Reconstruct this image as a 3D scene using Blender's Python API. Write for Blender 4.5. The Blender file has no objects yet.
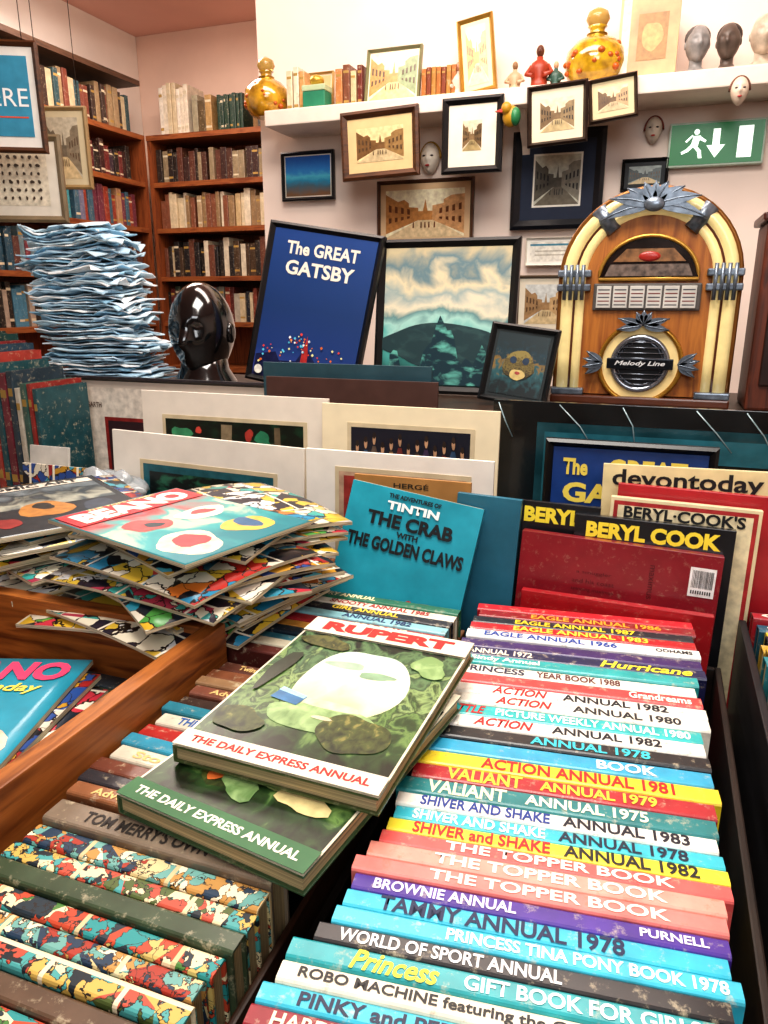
import bpy,bmesh,math,random
from mathutils import Vector,Matrix,Euler,noise
random.seed(7)
SC=bpy.context.scene
COL=SC.collection
rad=math.radians
U=random.uniform
def lin(h):
    h=h.lstrip('#');o=[]
    for i in (0,2,4):
        v=int(h[i:i+2],16)/255
        o.append(v/12.92 if v<=.04045 else ((v+.055)/1.055)**2.4)
    return (o[0],o[1],o[2],1)
_mc={}
def nt(name):
    m=bpy.data.materials.new(name);m.use_nodes=True
    n=m.node_tree.nodes;return m,n,m.node_tree.links,n['Principled BSDF']
def M(h,rough=.55,metal=0,var=.14,scale=25,bump=0,emit=0,trans=0,alpha=1,coat=0,wear=0):
    k=(h,rough,metal,var,scale,bump,emit,trans,alpha,coat,wear)
    if k in _mc:return _mc[k]
    m,n,l,p=nt('mat_'+h.lstrip('#'));c=lin(h)
    tc=n.new('ShaderNodeTexCoord');no=n.new('ShaderNodeTexNoise');no.inputs['Scale'].default_value=scale;no.inputs['Detail'].default_value=5
    l.new(tc.outputs['Object'],no.inputs['Vector'])
    r=n.new('ShaderNodeValToRGB');r.color_ramp.elements[0].position=.3;r.color_ramp.elements[1].position=.72
    r.color_ramp.elements[0].color=tuple(x*(1-var) for x in c[:3])+(1,)
    r.color_ramp.elements[1].color=tuple(min(1,x*(1+var)+var*.02) for x in c[:3])+(1,)
    l.new(no.outputs['Fac'],r.inputs['Fac']);out=r.outputs['Color']
    if wear:
        n2=n.new('ShaderNodeTexNoise');n2.inputs['Scale'].default_value=85;n2.inputs['Detail'].default_value=9;n2.inputs['Roughness'].default_value=.72
        oi=n.new('ShaderNodeObjectInfo');va=n.new('ShaderNodeVectorMath');va.operation='ADD';l.new(tc.outputs['Object'],va.inputs[0]);l.new(oi.outputs['Random'],va.inputs[1])
        l.new(va.outputs[0],n2.inputs['Vector'])
        r2=n.new('ShaderNodeValToRGB');r2.color_ramp.elements[0].position=.56;r2.color_ramp.elements[1].position=.68
        r2.color_ramp.elements[1].color=(wear,wear,wear,1);l.new(n2.outputs['Fac'],r2.inputs['Fac'])
        mx=n.new('ShaderNodeMix');mx.data_type='RGBA';l.new(r2.outputs['Color'],mx.inputs['Factor']);l.new(out,mx.inputs[6]);mx.inputs[7].default_value=lin('#cfc2a4') if sum(c[:3])<1.2 else lin('#8a7558');out=mx.outputs[2]
    l.new(out,p.inputs['Base Color'])
    p.inputs['Roughness'].default_value=rough;p.inputs['Metallic'].default_value=metal
    if bump:
        b=n.new('ShaderNodeBump');b.inputs['Strength'].default_value=bump;b.inputs['Distance'].default_value=.004
        l.new(no.outputs['Fac'],b.inputs['Height']);l.new(b.outputs['Normal'],p.inputs['Normal'])
    if emit:
        p.inputs['Emission Color'].default_value=c;p.inputs['Emission Strength'].default_value=emit
    if trans:p.inputs['Transmission Weight'].default_value=trans
    if alpha<1:p.inputs['Alpha'].default_value=alpha
    if coat:p.inputs['Coat Weight'].default_value=coat;p.inputs['Coat Roughness'].default_value=.15
    _mc[k]=m;return m
def ramp(r,stops,mode='LINEAR'):
    e=r.color_ramp;e.interpolation=mode
    while len(e.elements)>1:e.elements.remove(e.elements[-1])
    e.elements[0].position=stops[0][0];e.elements[0].color=lin(stops[0][1])
    for p,h in stops[1:]:
        x=e.elements.new(p);x.color=lin(h)
def ART(stops,scale=3,amp=.4,axis=2,rough=.35,mode='LINEAR'):
    m,n,l,p=nt('mat_art')
    tc=n.new('ShaderNodeTexCoord');no=n.new('ShaderNodeTexNoise');no.inputs['Scale'].default_value=scale;no.inputs['Detail'].default_value=8
    no.inputs['Distortion'].default_value=.5
    l.new(tc.outputs['Generated'],no.inputs['Vector'])
    sp=n.new('ShaderNodeSeparateXYZ');l.new(tc.outputs['Generated'],sp.inputs[0])
    a=n.new('ShaderNodeMath');a.operation='MULTIPLY_ADD';l.new(no.outputs['Fac'],a.inputs[0]);a.inputs[1].default_value=amp;a.inputs[2].default_value=-amp/2
    b=n.new('ShaderNodeMath');b.operation='ADD';l.new(a.outputs[0],b.inputs[0]);l.new(sp.outputs[axis],b.inputs[1])
    r=n.new('ShaderNodeValToRGB');ramp(r,stops,mode);l.new(b.outputs[0],r.inputs['Fac']);l.new(r.outputs['Color'],p.inputs['Base Color'])
    p.inputs['Roughness'].default_value=rough;return m
def COMIC(cols,scale=7,rough=.35,bw=.07,bh=.05,line='#efe6d0',mort=.003,off=0):
    k=('c',tuple(cols),scale,bw,bh,line,off)
    if k in _mc:return _mc[k]
    m,n,l,p=nt('mat_comic')
    tc=n.new('ShaderNodeTexCoord');no=n.new('ShaderNodeTexNoise');no.inputs['Scale'].default_value=scale*6;no.inputs['Detail'].default_value=4
    mp=n.new('ShaderNodeMapping');mp.inputs['Location'].default_value=(off,off*.7,off*.3);l.new(tc.outputs['Object'],mp.inputs['Vector'])
    l.new(mp.outputs[0],no.inputs['Vector'])
    mx=n.new('ShaderNodeMix');mx.data_type='VECTOR';mx.inputs['Factor'].default_value=.05
    l.new(mp.outputs[0],mx.inputs[4]);l.new(no.outputs['Color'],mx.inputs[5])
    v=n.new('ShaderNodeTexVoronoi');v.inputs['Scale'].default_value=scale*9;l.new(mx.outputs[1],v.inputs['Vector'])
    v2=n.new('ShaderNodeTexVoronoi');v2.inputs['Scale'].default_value=scale*3;l.new(mp.outputs[0],v2.inputs['Vector'])
    sp=n.new('ShaderNodeSeparateColor');l.new(v.outputs['Color'],sp.inputs[0])
    sp2=n.new('ShaderNodeSeparateColor');l.new(v2.outputs['Color'],sp2.inputs[0])
    ad=n.new('ShaderNodeMath');ad.operation='MULTIPLY_ADD';l.new(sp.outputs[0],ad.inputs[0]);ad.inputs[1].default_value=.45
    m2=n.new('ShaderNodeMath');m2.operation='MULTIPLY';l.new(sp2.outputs[0],m2.inputs[0]);m2.inputs[1].default_value=.55;l.new(m2.outputs[0],ad.inputs[2])
    r=n.new('ShaderNodeValToRGB');N=len(cols);ramp(r,[(.1+.8*i/N,cc) for i,cc in enumerate(cols)],'CONSTANT');l.new(ad.outputs[0],r.inputs['Fac'])
    ed=n.new('ShaderNodeTexVoronoi');ed.feature='DISTANCE_TO_EDGE';ed.inputs['Scale'].default_value=scale*9;l.new(mx.outputs[1],ed.inputs['Vector'])
    lt=n.new('ShaderNodeMath');lt.operation='LESS_THAN';l.new(ed.outputs['Distance'],lt.inputs[0]);lt.inputs[1].default_value=.03
    dk=n.new('ShaderNodeMix');dk.data_type='RGBA';l.new(lt.outputs[0],dk.inputs['Factor']);l.new(r.outputs['Color'],dk.inputs[6]);dk.inputs[7].default_value=lin('#241c18')
    br=n.new('ShaderNodeTexBrick');br.inputs['Scale'].default_value=1;br.inputs['Brick Width'].default_value=bw;br.inputs['Row Height'].default_value=bh;br.inputs['Mortar Size'].default_value=mort
    l.new(mp.outputs[0],br.inputs['Vector'])
    fm=n.new('ShaderNodeMix');fm.data_type='RGBA';l.new(br.outputs['Fac'],fm.inputs['Factor']);l.new(dk.outputs[2],fm.inputs[6]);fm.inputs[7].default_value=lin(line)
    l.new(fm.outputs[2],p.inputs['Base Color']);p.inputs['Roughness'].default_value=rough
    _mc[k]=m;return m
def WOOD(h1,h2,axis='X',scale=6,rough=.45):
    k=('w',h1,h2,axis,scale)
    if k in _mc:return _mc[k]
    m,n,l,p=nt('mat_wood')
    tc=n.new('ShaderNodeTexCoord');mp=n.new('ShaderNodeMapping');l.new(tc.outputs['Object'],mp.inputs['Vector'])
    s={'X':(1,9,9),'Y':(9,1,9),'Z':(9,9,1)}[axis];mp.inputs['Scale'].default_value=s
    no=n.new('ShaderNodeTexNoise');no.inputs['Scale'].default_value=scale;no.inputs['Detail'].default_value=8;no.inputs['Distortion'].default_value=.6
    l.new(mp.outputs[0],no.inputs['Vector'])
    r=n.new('ShaderNodeValToRGB');ramp(r,[(.3,h1),(.55,h2),(.7,h1)]);l.new(no.outputs['Fac'],r.inputs['Fac']);l.new(r.outputs['Color'],p.inputs['Base Color'])
    b=n.new('ShaderNodeBump');b.inputs['Strength'].default_value=.25;b.inputs['Distance'].default_value=.002;l.new(no.outputs['Fac'],b.inputs['Height']);l.new(b.outputs['Normal'],p.inputs['Normal'])
    p.inputs['Roughness'].default_value=rough;_mc[k]=m;return m
def PAGES(h='#cdb98e',axis=2):
    k=('p',h,axis)
    if k in _mc:return _mc[k]
    m,n,l,p=nt('mat_pages')
    tc=n.new('ShaderNodeTexCoord');mp=n.new('ShaderNodeMapping');l.new(tc.outputs['Object'],mp.inputs['Vector'])
    mp.inputs['Scale'].default_value=[(900,3,3),(3,900,3),(3,3,900)][axis]
    no=n.new('ShaderNodeTexNoise');no.inputs['Scale'].default_value=1;l.new(mp.outputs[0],no.inputs['Vector'])
    r=n.new('ShaderNodeValToRGB');c=lin(h);ramp(r,[(.35,h),(.65,h)]);r.color_ramp.elements[0].color=tuple(x*.4 for x in c[:3])+(1,)
    l.new(no.outputs['Fac'],r.inputs['Fac']);l.new(r.outputs['Color'],p.inputs['Base Color']);p.inputs['Roughness'].default_value=.8
    _mc[k]=m;return m
# ---------- mesh helpers
def box(bm,x0,x1,y0,y1,z0,z1,mi=0,b=0):
    vs=[bm.verts.new(v) for v in ((x0,y0,z0),(x1,y0,z0),(x1,y1,z0),(x0,y1,z0),(x0,y0,z1),(x1,y0,z1),(x1,y1,z1),(x0,y1,z1))]
    fs=[bm.faces.new([vs[i] for i in f]) for f in ((0,3,2,1),(4,5,6,7),(0,1,5,4),(1,2,6,5),(2,3,7,6),(3,0,4,7))]
    for f in fs:f.material_index=mi
    if b:
        es=set(e for f in fs for e in f.edges)
        r=bmesh.ops.bevel(bm,geom=list(es),offset=b,segments=2,affect='EDGES',profile=.6)
        for f in r['faces']:f.material_index=mi
def prism(bm,pts,a0,a1,axis='X',mi=0):
    def mk(p,a):
        return {'X':(a,p[0],p[1]),'Y':(p[0],a,p[1]),'Z':(p[0],p[1],a)}[axis]
    A=[bm.verts.new(mk(p,a0)) for p in pts];B=[bm.verts.new(mk(p,a1)) for p in pts]
    n=len(pts);fs=[bm.faces.new(A[::-1]),bm.faces.new(B)]
    for i in range(n):fs.append(bm.faces.new((A[i],A[(i+1)%n],B[(i+1)%n],B[i])))
    for f in fs:f.material_index=mi
    return fs
def lathe(bm,prof,seg=24,mi=0,cx=0,cy=0,cz=0,sx=1,sy=1):
    rings=[]
    for r,z in prof:
        rings.append([bm.verts.new((cx+max(r,1e-4)*math.cos(2*math.pi*i/seg)*sx,cy+max(r,1e-4)*math.sin(2*math.pi*i/seg)*sy,cz+z)) for i in range(seg)])
    for a,b in zip(rings,rings[1:]):
        for i in range(seg):
            f=bm.faces.new((a[i],a[(i+1)%seg],b[(i+1)%seg],b[i]));f.material_index=mi;f.smooth=True
    for rg in (rings[0][::-1],rings[-1]):
        f=bm.faces.new(rg);f.material_index=mi
def tube(bm,path,r,seg=10,mi=0,closed=False):
    n=len(path);P=[Vector(p) for p in path];rings=[]
    up=Vector((0,1,0))
    for i,p in enumerate(P):
        t=(P[(i+1)%n]-P[i-1]) if closed else (P[min(i+1,n-1)]-P[max(i-1,0)])
        t.normalize();u=up
        if abs(t.dot(u))>.95:u=Vector((1,0,0))
        a=t.cross(u).normalized();b=t.cross(a).normalized()
        rr=r(i/(n-1)) if callable(r) else r
        rings.append([bm.verts.new(p+a*math.cos(2*math.pi*k/seg)*rr+b*math.sin(2*math.pi*k/seg)*rr) for k in range(seg)])
    for i in range(n if closed else n-1):
        A=rings[i];B=rings[(i+1)%n]
        for k in range(seg):
            f=bm.faces.new((A[k],A[(k+1)%seg],B[(k+1)%seg],B[k]));f.material_index=mi;f.smooth=True
    if not closed:
        for rg in (rings[0][::-1],rings[-1]):
            f=bm.faces.new(rg);f.material_index=mi
def ell(bm,c,s,rot=None,mi=0,u=16,v=10):
    r=bmesh.ops.create_uvsphere(bm,u_segments=u,v_segments=v,radius=1)
    Mx=Matrix.Translation(c)@(rot.to_matrix().to_4x4() if rot else Matrix())@Matrix.Diagonal((s[0],s[1],s[2],1))
    bmesh.ops.transform(bm,matrix=Mx,verts=r['verts'])
    for f in set(f for w in r['verts'] for f in w.link_faces):f.material_index=mi;f.smooth=True
def ob(name,bm,mats,parent=None,loc=(0,0,0),rot=(0,0,0),label=None,cat=None,group=None,kind=None):
    if isinstance(bm,bmesh.types.BMesh):
        bmesh.ops.recalc_face_normals(bm,faces=bm.faces[:])
        me=bpy.data.meshes.new(name);bm.to_mesh(me);bm.free()
    else:me=bm
    if me is not None:
        for m in (mats if isinstance(mats,(list,tuple)) else [mats]):me.materials.append(m)
    o=bpy.data.objects.new(name,me);COL.objects.link(o);o.location=loc
    if isinstance(rot,Matrix):o.rotation_euler=rot.to_euler()
    else:o.rotation_euler=rot
    if parent:o.parent=parent
    if label:o['label']=label
    if cat and not parent:o['category']=cat
    if group:o['group']=group
    if kind:o['kind']=kind
    return o
B=bmesh.new
def text(body,w,h,hexc,parent,loc,rot=(0,0,0),bold=.02,shear=0,name='title_lettering',keep=False,rough=.5):
    cu=bpy.data.curves.new('tx','FONT');cu.body=body;cu.size=1;cu.offset=bold;cu.shear=shear;cu.align_x='CENTER';cu.resolution_u=3
    to=bpy.data.objects.new('tx',cu);COL.objects.link(to)
    bpy.context.view_layer.update()
    dg=bpy.context.evaluated_depsgraph_get()
    me=bpy.data.meshes.new_from_object(to.evaluated_get(dg));bpy.data.objects.remove(to);bpy.data.curves.remove(cu)
    me.name=name
    xs=[v.co.x for v in me.vertices];ys=[v.co.y for v in me.vertices]
    if not xs:return None
    ax,bx,ay,by=min(xs),max(xs),min(ys),max(ys);sx=w/(bx-ax);sy=h/(by-ay)
    if keep:sx=sy=min(sx,sy)
    for v in me.vertices:v.co=((v.co.x-(ax+bx)/2)*sx,(v.co.y-(ay+by)/2)*sy,0)
    me.materials.clear()
    return ob(name,me,M(hexc,rough,var=.04),parent,loc,rot)
def patches(lst,w,h,name,parent,loc=(0,0,0),rot=(0,0,0),step=.0003,rough=.4,label=None):
    bm=B();mats=[];idx={}
    for i,(hx,pts) in enumerate(lst):
        if hx not in idx:
            idx[hx]=len(mats);mats.append(M(hx,rough,var=.25,scale=60) if isinstance(hx,str) else hx)
        f=bm.faces.new([bm.verts.new(((x-.5)*w,(y-.5)*h,i*step)) for x,y in pts]);f.material_index=idx[hx]
    me=bpy.data.meshes.new(name);bm.to_mesh(me);bm.free()
    return ob(name,me,mats,parent,loc,rot,label=label)
def blob(cx,cy,rx,ry,j=.12,n=22,seed=1):
    rr=random.Random(seed);ph=[rr.uniform(0,6.28) for _ in range(4)]
    out=[]
    for i in range(n):
        a=2*math.pi*i/n;q=1+j*(math.sin(2*a+ph[0])+.6*math.sin(3*a+ph[1])+.4*math.sin(5*a+ph[2]))
        out.append((cx+rx*q*math.cos(a),cy+ry*q*math.sin(a)))
    return out
SQ=[(0,0),(1,0),(1,1),(0,1)]
# ---------- books
RS=Matrix(((0,-1,0),(0,0,-1),(1,0,0)))
RX=Matrix(((0,0,1),(0,-1,0),(1,0,0)))
WORN=['#7a2a22','#2c3a2a','#1f2a44','#5a3a22','#8c6a3a','#3a2420','#b9a27a','#26323a','#9a3a2a','#d8c8a0','#44506a','#6a5a48','#204a4a','#c8b088','#191818']
def book(name,L,W,T,hx,loc,rot,label,group,titles=(),parts=True,pg='#cdb98e',rough=.4,cover=None,bandc=None,wear=.6):
    c=min(.0022,T*.18);r=min(.0025,T*.2)
    pts=[(-T/2,-W),(-T/2,-r),(-T/2+r*.35,-r*.35),(-T/2+r,0),(T/2-r,0),(T/2-r*.35,-r*.35),(T/2,-r),(T/2,-W),(T/2-c,-W),(T/2-c,-c),(-T/2+c,-c),(-T/2+c,-W)]
    bm=B();prism(bm,pts,-L/2,L/2,'X')
    cm=cover or M(hx,rough,var=.2,scale=35,coat=.25,wear=wear)
    if not parts:
        box(bm,-L/2+.003,L/2-.003,-T/2+c,T/2-c,-W+.004,-c,1)
        if bandc:
            box(bm,-L/2*.74,-L/2*.62,-T/2+r,T/2-r,-.001,.0006,2);box(bm,L/2*.62,L/2*.74,-T/2+r,T/2-r,-.001,.0006,2)
        return ob(name,bm,[cm,PAGES(pg,1)]+([M(bandc)] if bandc else []),None,loc,rot,label,'book',group)
    o=ob(name,bm,[cm],None,loc,rot,label,'book',group)
    bm=B();box(bm,-L/2+.003,L/2-.003,-T/2+c,T/2-c,-W+.004,-c);ob('pages',bm,PAGES(pg,1),o)
    for t in titles:
        s,f0,f1,tc=t[:4];hh=t[4] if len(t)>4 else .62;sh=t[5] if len(t)>5 else 0
        text(s,(f1-f0)*L,T*hh,tc,o,(-L/2+(f0+f1)/2*L,0,.0005),bold=.025,shear=sh)
    return o
COLN={'#c8202c':'red','#8c1a20':'dark red','#20242c':'black','#b01c24':'red','#e8e8e4':'white','#3a2060':'purple','#1c1f4c':'navy','#2aa0a0':'teal','#f0e8d8':'cream','#e04848':'coral','#f4ece0':'white','#28b0b0':'turquoise','#1a1c20':'black','#2e9fc4':'blue','#f2d432':'yellow','#a8202a':'crimson','#1d7a7c':'dark teal','#35b8c8':'sky blue','#f4dc3a':'bright yellow','#e0605c':'salmon red','#eb9a8a':'pink','#e88078':'salmon pink','#4a2c90':'violet','#2fb4cc':'cyan','#3ab8d0':'light cyan','#16161a':'black','#1b9aa0':'teal','#eadfc8':'cream','#38b4cc':'cyan','#8c1c28':'maroon'}
AN=[('#c8202c',[]),('#8c1a20',[('EAGLE ANNUAL 1986',.25,.85,'#f0a030')]),
('#20242c',[('EAGLE ANNUAL 1987',.2,.75,'#f2d030')]),('#b01c24',[('EAGLE ANNUAL 1983',.2,.8,'#f4d848')]),
('#e8e8e4',[('EAGLE ANNUAL 1966',.08,.66,'#2a4a9a'),('ODHAMS',.82,.97,'#303030',.4)]),('#3a2060',[]),
('#1c1f4c',[('ANNUAL 1972',.02,.3,'#f0e6d0'),('Hurricane',.58,.95,'#f0e040',.8,.3)]),('#2aa0a0',[('Sindy Annual',.05,.35,'#f4f4e8')]),
('#f0e8d8',[('PRINCESS',.03,.3,'#303048'),('YEAR BOOK 1988',.35,.7,'#603030')]),('#e04848',[('Grandreams',.72,.96,'#fff4e8')]),
('#f4ece0',[('ACTION',.18,.4,'#d02828',.7,.3),('ANNUAL 1982',.46,.86,'#202028')]),('#f0e8d8',[('ACTION',.2,.42,'#d02828',.7,.3),('ANNUAL 1980',.5,.9,'#2a2a30')]),
('#28b0b0',[('BATTLE',.03,.2,'#c82828',.7,.3),('PICTURE WEEKLY ANNUAL 1980',.24,.96,'#f4f8f0')]),('#f4ece0',[('ACTION',.15,.38,'#d02828',.7,.3),('ANNUAL 1982',.45,.85,'#202028')]),
('#1a1c20',[('ANNUAL 1978',.38,.8,'#40c8d8')]),('#2e9fc4',[('BOOK',.62,.82,'#f4f0e0')]),
('#f2d432',[('ACTION ANNUAL 1981',.22,.86,'#d02020',.75)]),('#a8202a',[('VALIANT',.12,.38,'#f4d040',.8),('ANNUAL 1979',.44,.82,'#f4d040')]),
('#1d7a7c',[('VALIANT',.1,.36,'#e8f0c0',.8),('ANNUAL 1975',.42,.8,'#f4f0d0')]),
('#f4ece0',[('SHIVER AND SHAKE',.08,.5,'#1d3a8a',.75),('ANNUAL 1983',.54,.92,'#1a1a28',.75)]),('#35b8c8',[('SHIVER AND SHAKE',.06,.48,'#f4f4e4',.75),('ANNUAL 1978',.52,.9,'#10243a',.75)]),
('#f4dc3a',[('SHIVER and SHAKE',.08,.5,'#d02424',.8),('ANNUAL 1982',.54,.92,'#1a1a1a',.8)]),('#e0605c',[('THE TOPPER BOOK',.2,.85,'#fff0e0')]),
('#eb9a8a',[('THE TOPPER BOOK',.2,.85,'#fff4ea')]),('#e88078',[('THE TOPPER BOOK',.22,.86,'#fff0e0')]),
('#4a2c90',[('BROWNIE ANNUAL',.06,.46,'#f0e8f8'),('PURNELL',.78,.95,'#f0e8f8',.45)]),('#2fb4cc',[('TAMMY ANNUAL 1978',.1,.75,'#14244c',.8)]),
('#3ab8d0',[('PRINCESS TINA PONY BOOK 1978',.3,.97,'#f4f4e0',.6)]),('#16161a',[('WORLD OF SPORT ANNUAL',.06,.62,'#e8e8e8')]),
('#1b9aa0',[('Princess',.16,.38,'#f4e040',.85,.3),('GIFT BOOK FOR GIRLS',.44,.97,'#e8f4f0')]),('#eadfc8',[('ROBO MACHINE featuring the GOBOTS',.05,.85,'#202020',.6)]),
('#38b4cc',[('PINKY and PERKY',.1,.55,'#1c2444')]),('#8c1c28',[('HARDY BOYS/NANCY DREW',.06,.75,'#f0e0c0')]),('#2aa0a0',[('ANNUAL',.3,.7,'#f4f0e0')])]
y=1.0
for i,(hx,tt) in enumerate(AN):
    T=(.0215 if i<19 else .0170)+U(-.001,.001);zt=1.0+U(-.0016,.0016)
    L=U(.262,.270)+(.02 if i<7 else .006 if i<12 else 0)
    cx=-.062+.014*min(1,i/20)+U(-.005,.005)-(.018 if i>28 else 0)
    y-=T+.0022 if i<19 else T+.0004
    book('annual',L,zt-.795,T,hx,(cx,y+T/2+(cx+.05)*.11,zt),(rad(.8),0,rad(6.3)),
      f'{COLN[hx]} hardback annual standing spine up in the packed row','annuals standing spine up in the crate',tt,pg='#d0c09a')
y=1.12
i=0
RC=['#e0c838','#a8202c','#1b5a70','#d0c8b4','#20242c','#c0a040','#6a2a22','#28808a','#c8c8c0','#3a2060','#a05030','#202020']
while y>.34:
    T=U(.018,.026);zt=.995+U(-.006,.006);hx=RC[i%12] if i%3 else random.choice(RC);y-=T+.0015;i+=1
    book('annual',U(.25,.27),zt-.795,T,hx,(.292+U(-.006,.006),y,zt),(0,0,rad(3)),'worn hardback annual spine up in the side crate','annuals in the side crate',
       [(random.choice(['ANNUAL','BOOK OF FUN','ANNUAL 1974','GIRLS']),.04,.4,'#f0ead8' if hx not in('#e0c838','#d0c8b4','#c8c8c0') else '#202028')])
pal=[['#c8b06a','#2c8c8c','#b84a30','#20303a','#e0d4ac','#4a7a3a'],['#d0c090','#a03828','#243a50','#6aa098','#b88a4a','#e8dcbc'],['#c8a858','#18242c','#4a9a98','#b8503c','#e0d0a8','#506030'],['#2f9c98','#e0d09c','#8a6a38','#204048','#d0b060','#e8e0c0']]
mid=[('#7a6c5c',.026,[('TOM MERRY\'S OWN',.16,.72,'#221c18',.5)])]+[('#d8c070',U(.016,.021),[]) for _ in range(14)]
SOL={3:'#3a4a34',7:'#5c4838',10:'#7a2c22',12:'#28505a'}
y=.425
for i,(hx,T,tt) in enumerate(mid):
    zt=1.0-.0012*i+U(-.0025,.0025);y-=T+.0012
    cv=None if tt or i in SOL else COMIC(pal[i%4],8+i%3,.5,.06+.02*(i%3),.09,['#e0d4b4','#cbb78c','#d8c8a0'][i%3],.002,i*1.37)
    book('annual',.22+U(-.006,.006),zt-.795,T,SOL.get(i,hx),(-.346+U(-.004,.004),y+T/2,zt),(rad(.5),0,0),
      'taupe cloth-bound annual spine up' if tt else ('worn plain cloth annual spine up in wooden crate' if i in SOL else 'illustrated children\'s annual standing spine up in wooden crate'),'old annuals in the wooden crate',tt,cover=cv,pg='#b8a278')
y=.70
sm=['#5a3226','#7a4a30','#907050','#7a4a3a','#3a2a24','#287a8c','#d0c8b4','#a42420','#2f8aa4','#c8c0ac','#6a3a2a','#2a2a30','#8a5a3a']
for i,hx in enumerate(sm):
    T=U(.017,.022);zt=1.0+U(-.004,.004);y-=T+.0012
    if y<.43:break
    book('small_book',.112+U(-.006,.006),zt-.795,T,hx,(-.405+U(-.006,.006),y+T/2,zt),(rad(.5),0,U(-.03,.03)),'small worn vintage hardback wedged spine up in crate','small vintage books in the crate',
      [('THE TWINS',.2,.8,'#3060a0')] if i==6 else [(random.choice(['Twins at School','Stories','Adventure']),.2,.8,'#d8b878',.5)] if i%3==0 else [])
y=.945
br=[('#2a6a50',[('STORY ANNUAL',.1,.5,'#f0e0b0')]),('#e0d8c4',[('SNOOTY ANNUAL 1985',.25,.85,'#a02020')]),('#282830',[('GIRL ANNUAL',.3,.7,'#f0d040')]),('#8ac0c8',[('ANNUAL 1982',.4,.8,'#203060')]),('#a02830',[('FOR BOYS',.5,.8,'#f0e0c0')]),('#c89040',[]),('#20303c',[('ANNUAL 1980',.4,.85,'#e8e8e0')]),('#3a7a8a',[]),('#b8b09a',[]),('#5a2a24',[])]
for hx,tt in br:
    T=.0195;zt=1.0+U(-.003,.003);y-=T+.002
    book('annual',.25,zt-.795,T,hx,(-.352,y+T/2,zt),(0,0,rad(-1)),'hardback annual standing spine up beneath comics','annuals in the rear crate',tt)
# ---------- crates
def crate(x0,x1,y0,y1,z0,z1,t,label,hx=('#5a2c10','#a8622e')):
    bm=B();box(bm,x0,x1,y0,y1,z0,z0+.01);o=ob('wooden_crate',bm,WOOD(hx[0],hx[1],'X'),None,label=label,cat='crate')
    for (a,b,c,d,ax) in ((x0,x0+t,y0,y1,'Y'),(x1-t,x1,y0,y1,'Y'),(x0+t,x1-t,y0,y0+t,'X'),(x0+t,x1-t,y1-t,y1,'X')):
        bm=B();box(bm,a,b,c,d,z0+.01,z1,0,.002);ob('side_board',bm,WOOD(hx[0],hx[1],ax),o)
    return o
crate(-.466,-.226,.06,.716,.7815,.95,.006,'low dark wooden crate holding old annuals',('#2a180e','#4a2c18'))
crate(-1.0,-.467,.06,.716,.7815,1.04,.022,'stained pine crate holding loose comics',('#5e2e12','#a8662e'))
crate(-.222,.122,.235,1.03,.7815,.93,.008,'low dark crate holding the row of colourful annuals',('#14100e','#2a201a'))
crate(.145,.46,.25,1.15,.7815,.975,.01,'black crate holding a second row of annuals',('#101012','#242428'))
crate(-.49,-.226,.72,.965,.7815,.96,.006,'low wooden crate holding annuals under comics',('#3a2416','#6a4424'))
crate(-1.05,-.494,.72,1.12,.7815,.985,.015,'wooden crate supporting piles of comics',('#4a2412','#8a5228'))
y=1.1
while y>.76:
    T=U(.03,.036);y-=T+.001
    for cx in (-.9,-.64):
        book('annual',.24,.2,T,random.choice(RC),(cx,y+T/2-.003,.996),(0,0,0),'hardback annual standing spine up under comic pile','annuals under the comic piles',parts=False)
y=.685
while y>.42:
    T=U(.024,.03);y-=T+.001
    book('annual',.26,.16,T,random.choice(WORN),(-.63,y+T/2-.003,.96),(0,0,U(-.02,.02)),'old annual spine up beneath loose comics','annuals in the pine crate',parts=False)
# ---------- flat books and comics
def comic(name,w,h,t,loc,rot,cm,label,group=None,k=0,cat='comic',pg='#ddd0b0',ky=0):
    bm=B();N=10;NY=6;T=[];Bt=[]
    for i in range(N+1):
        a=[];b=[]
        for j in range(NY+1):
            x=-w/2+w*i/N;yy=-h/2+h*j/NY;z=k*(x/w*2)**2+ky*(yy/h*2)**2
            a.append(bm.verts.new((x,yy,z+t)));b.append(bm.verts.new((x,yy,z)))
        T.append(a);Bt.append(b)
    for i in range(N):
        for j in range(NY):
            f=bm.faces.new((T[i][j],T[i+1][j],T[i+1][j+1],T[i][j+1]));f.smooth=True
            bm.faces.new((Bt[i][j],Bt[i][j+1],Bt[i+1][j+1],Bt[i+1][j]))
        for j in (0,NY):
            f=bm.faces.new((Bt[i][j],Bt[i+1][j],T[i+1][j],T[i][j]));f.material_index=1
    for j in range(NY):
        for i in (0,N):
            f=bm.faces.new((Bt[i][j],Bt[i][j+1],T[i][j+1],T[i][j]));f.material_index=1
    return ob(name,bm,[cm,PAGES(pg,2)],None,loc,rot,label,cat,group)
def flatbook(w,h,t,loc,rz,hx,label,tilt=(0,0)):
    bm=B();c=.0022
    box(bm,-w/2,w/2,-h/2,h/2,t-c,t,0,.0007);box(bm,-w/2,w/2,-h/2,h/2,0,c,0,.0007);box(bm,-w/2,-w/2+c,-h/2,h/2,c,t-c,0)
    o=ob('annual',bm,M(hx,.3,coat=.4,wear=.3),None,loc,(tilt[0],tilt[1],rz),label,'book')
    bm=B();box(bm,-w/2+c,w/2-.003,-h/2+.003,h/2-.003,c,t-c);ob('pages',bm,PAGES('#c8b488',2),o)
    return o
cave=ART([(.0,'#141c0e'),(.25,'#2c4824'),(.38,'#6a8a4c'),(.46,'#223a1e'),(.55,'#8aa468'),(.63,'#2c4630'),(.75,'#5c7c54'),(.88,'#142018')],11,1.1,1,.3)
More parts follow.
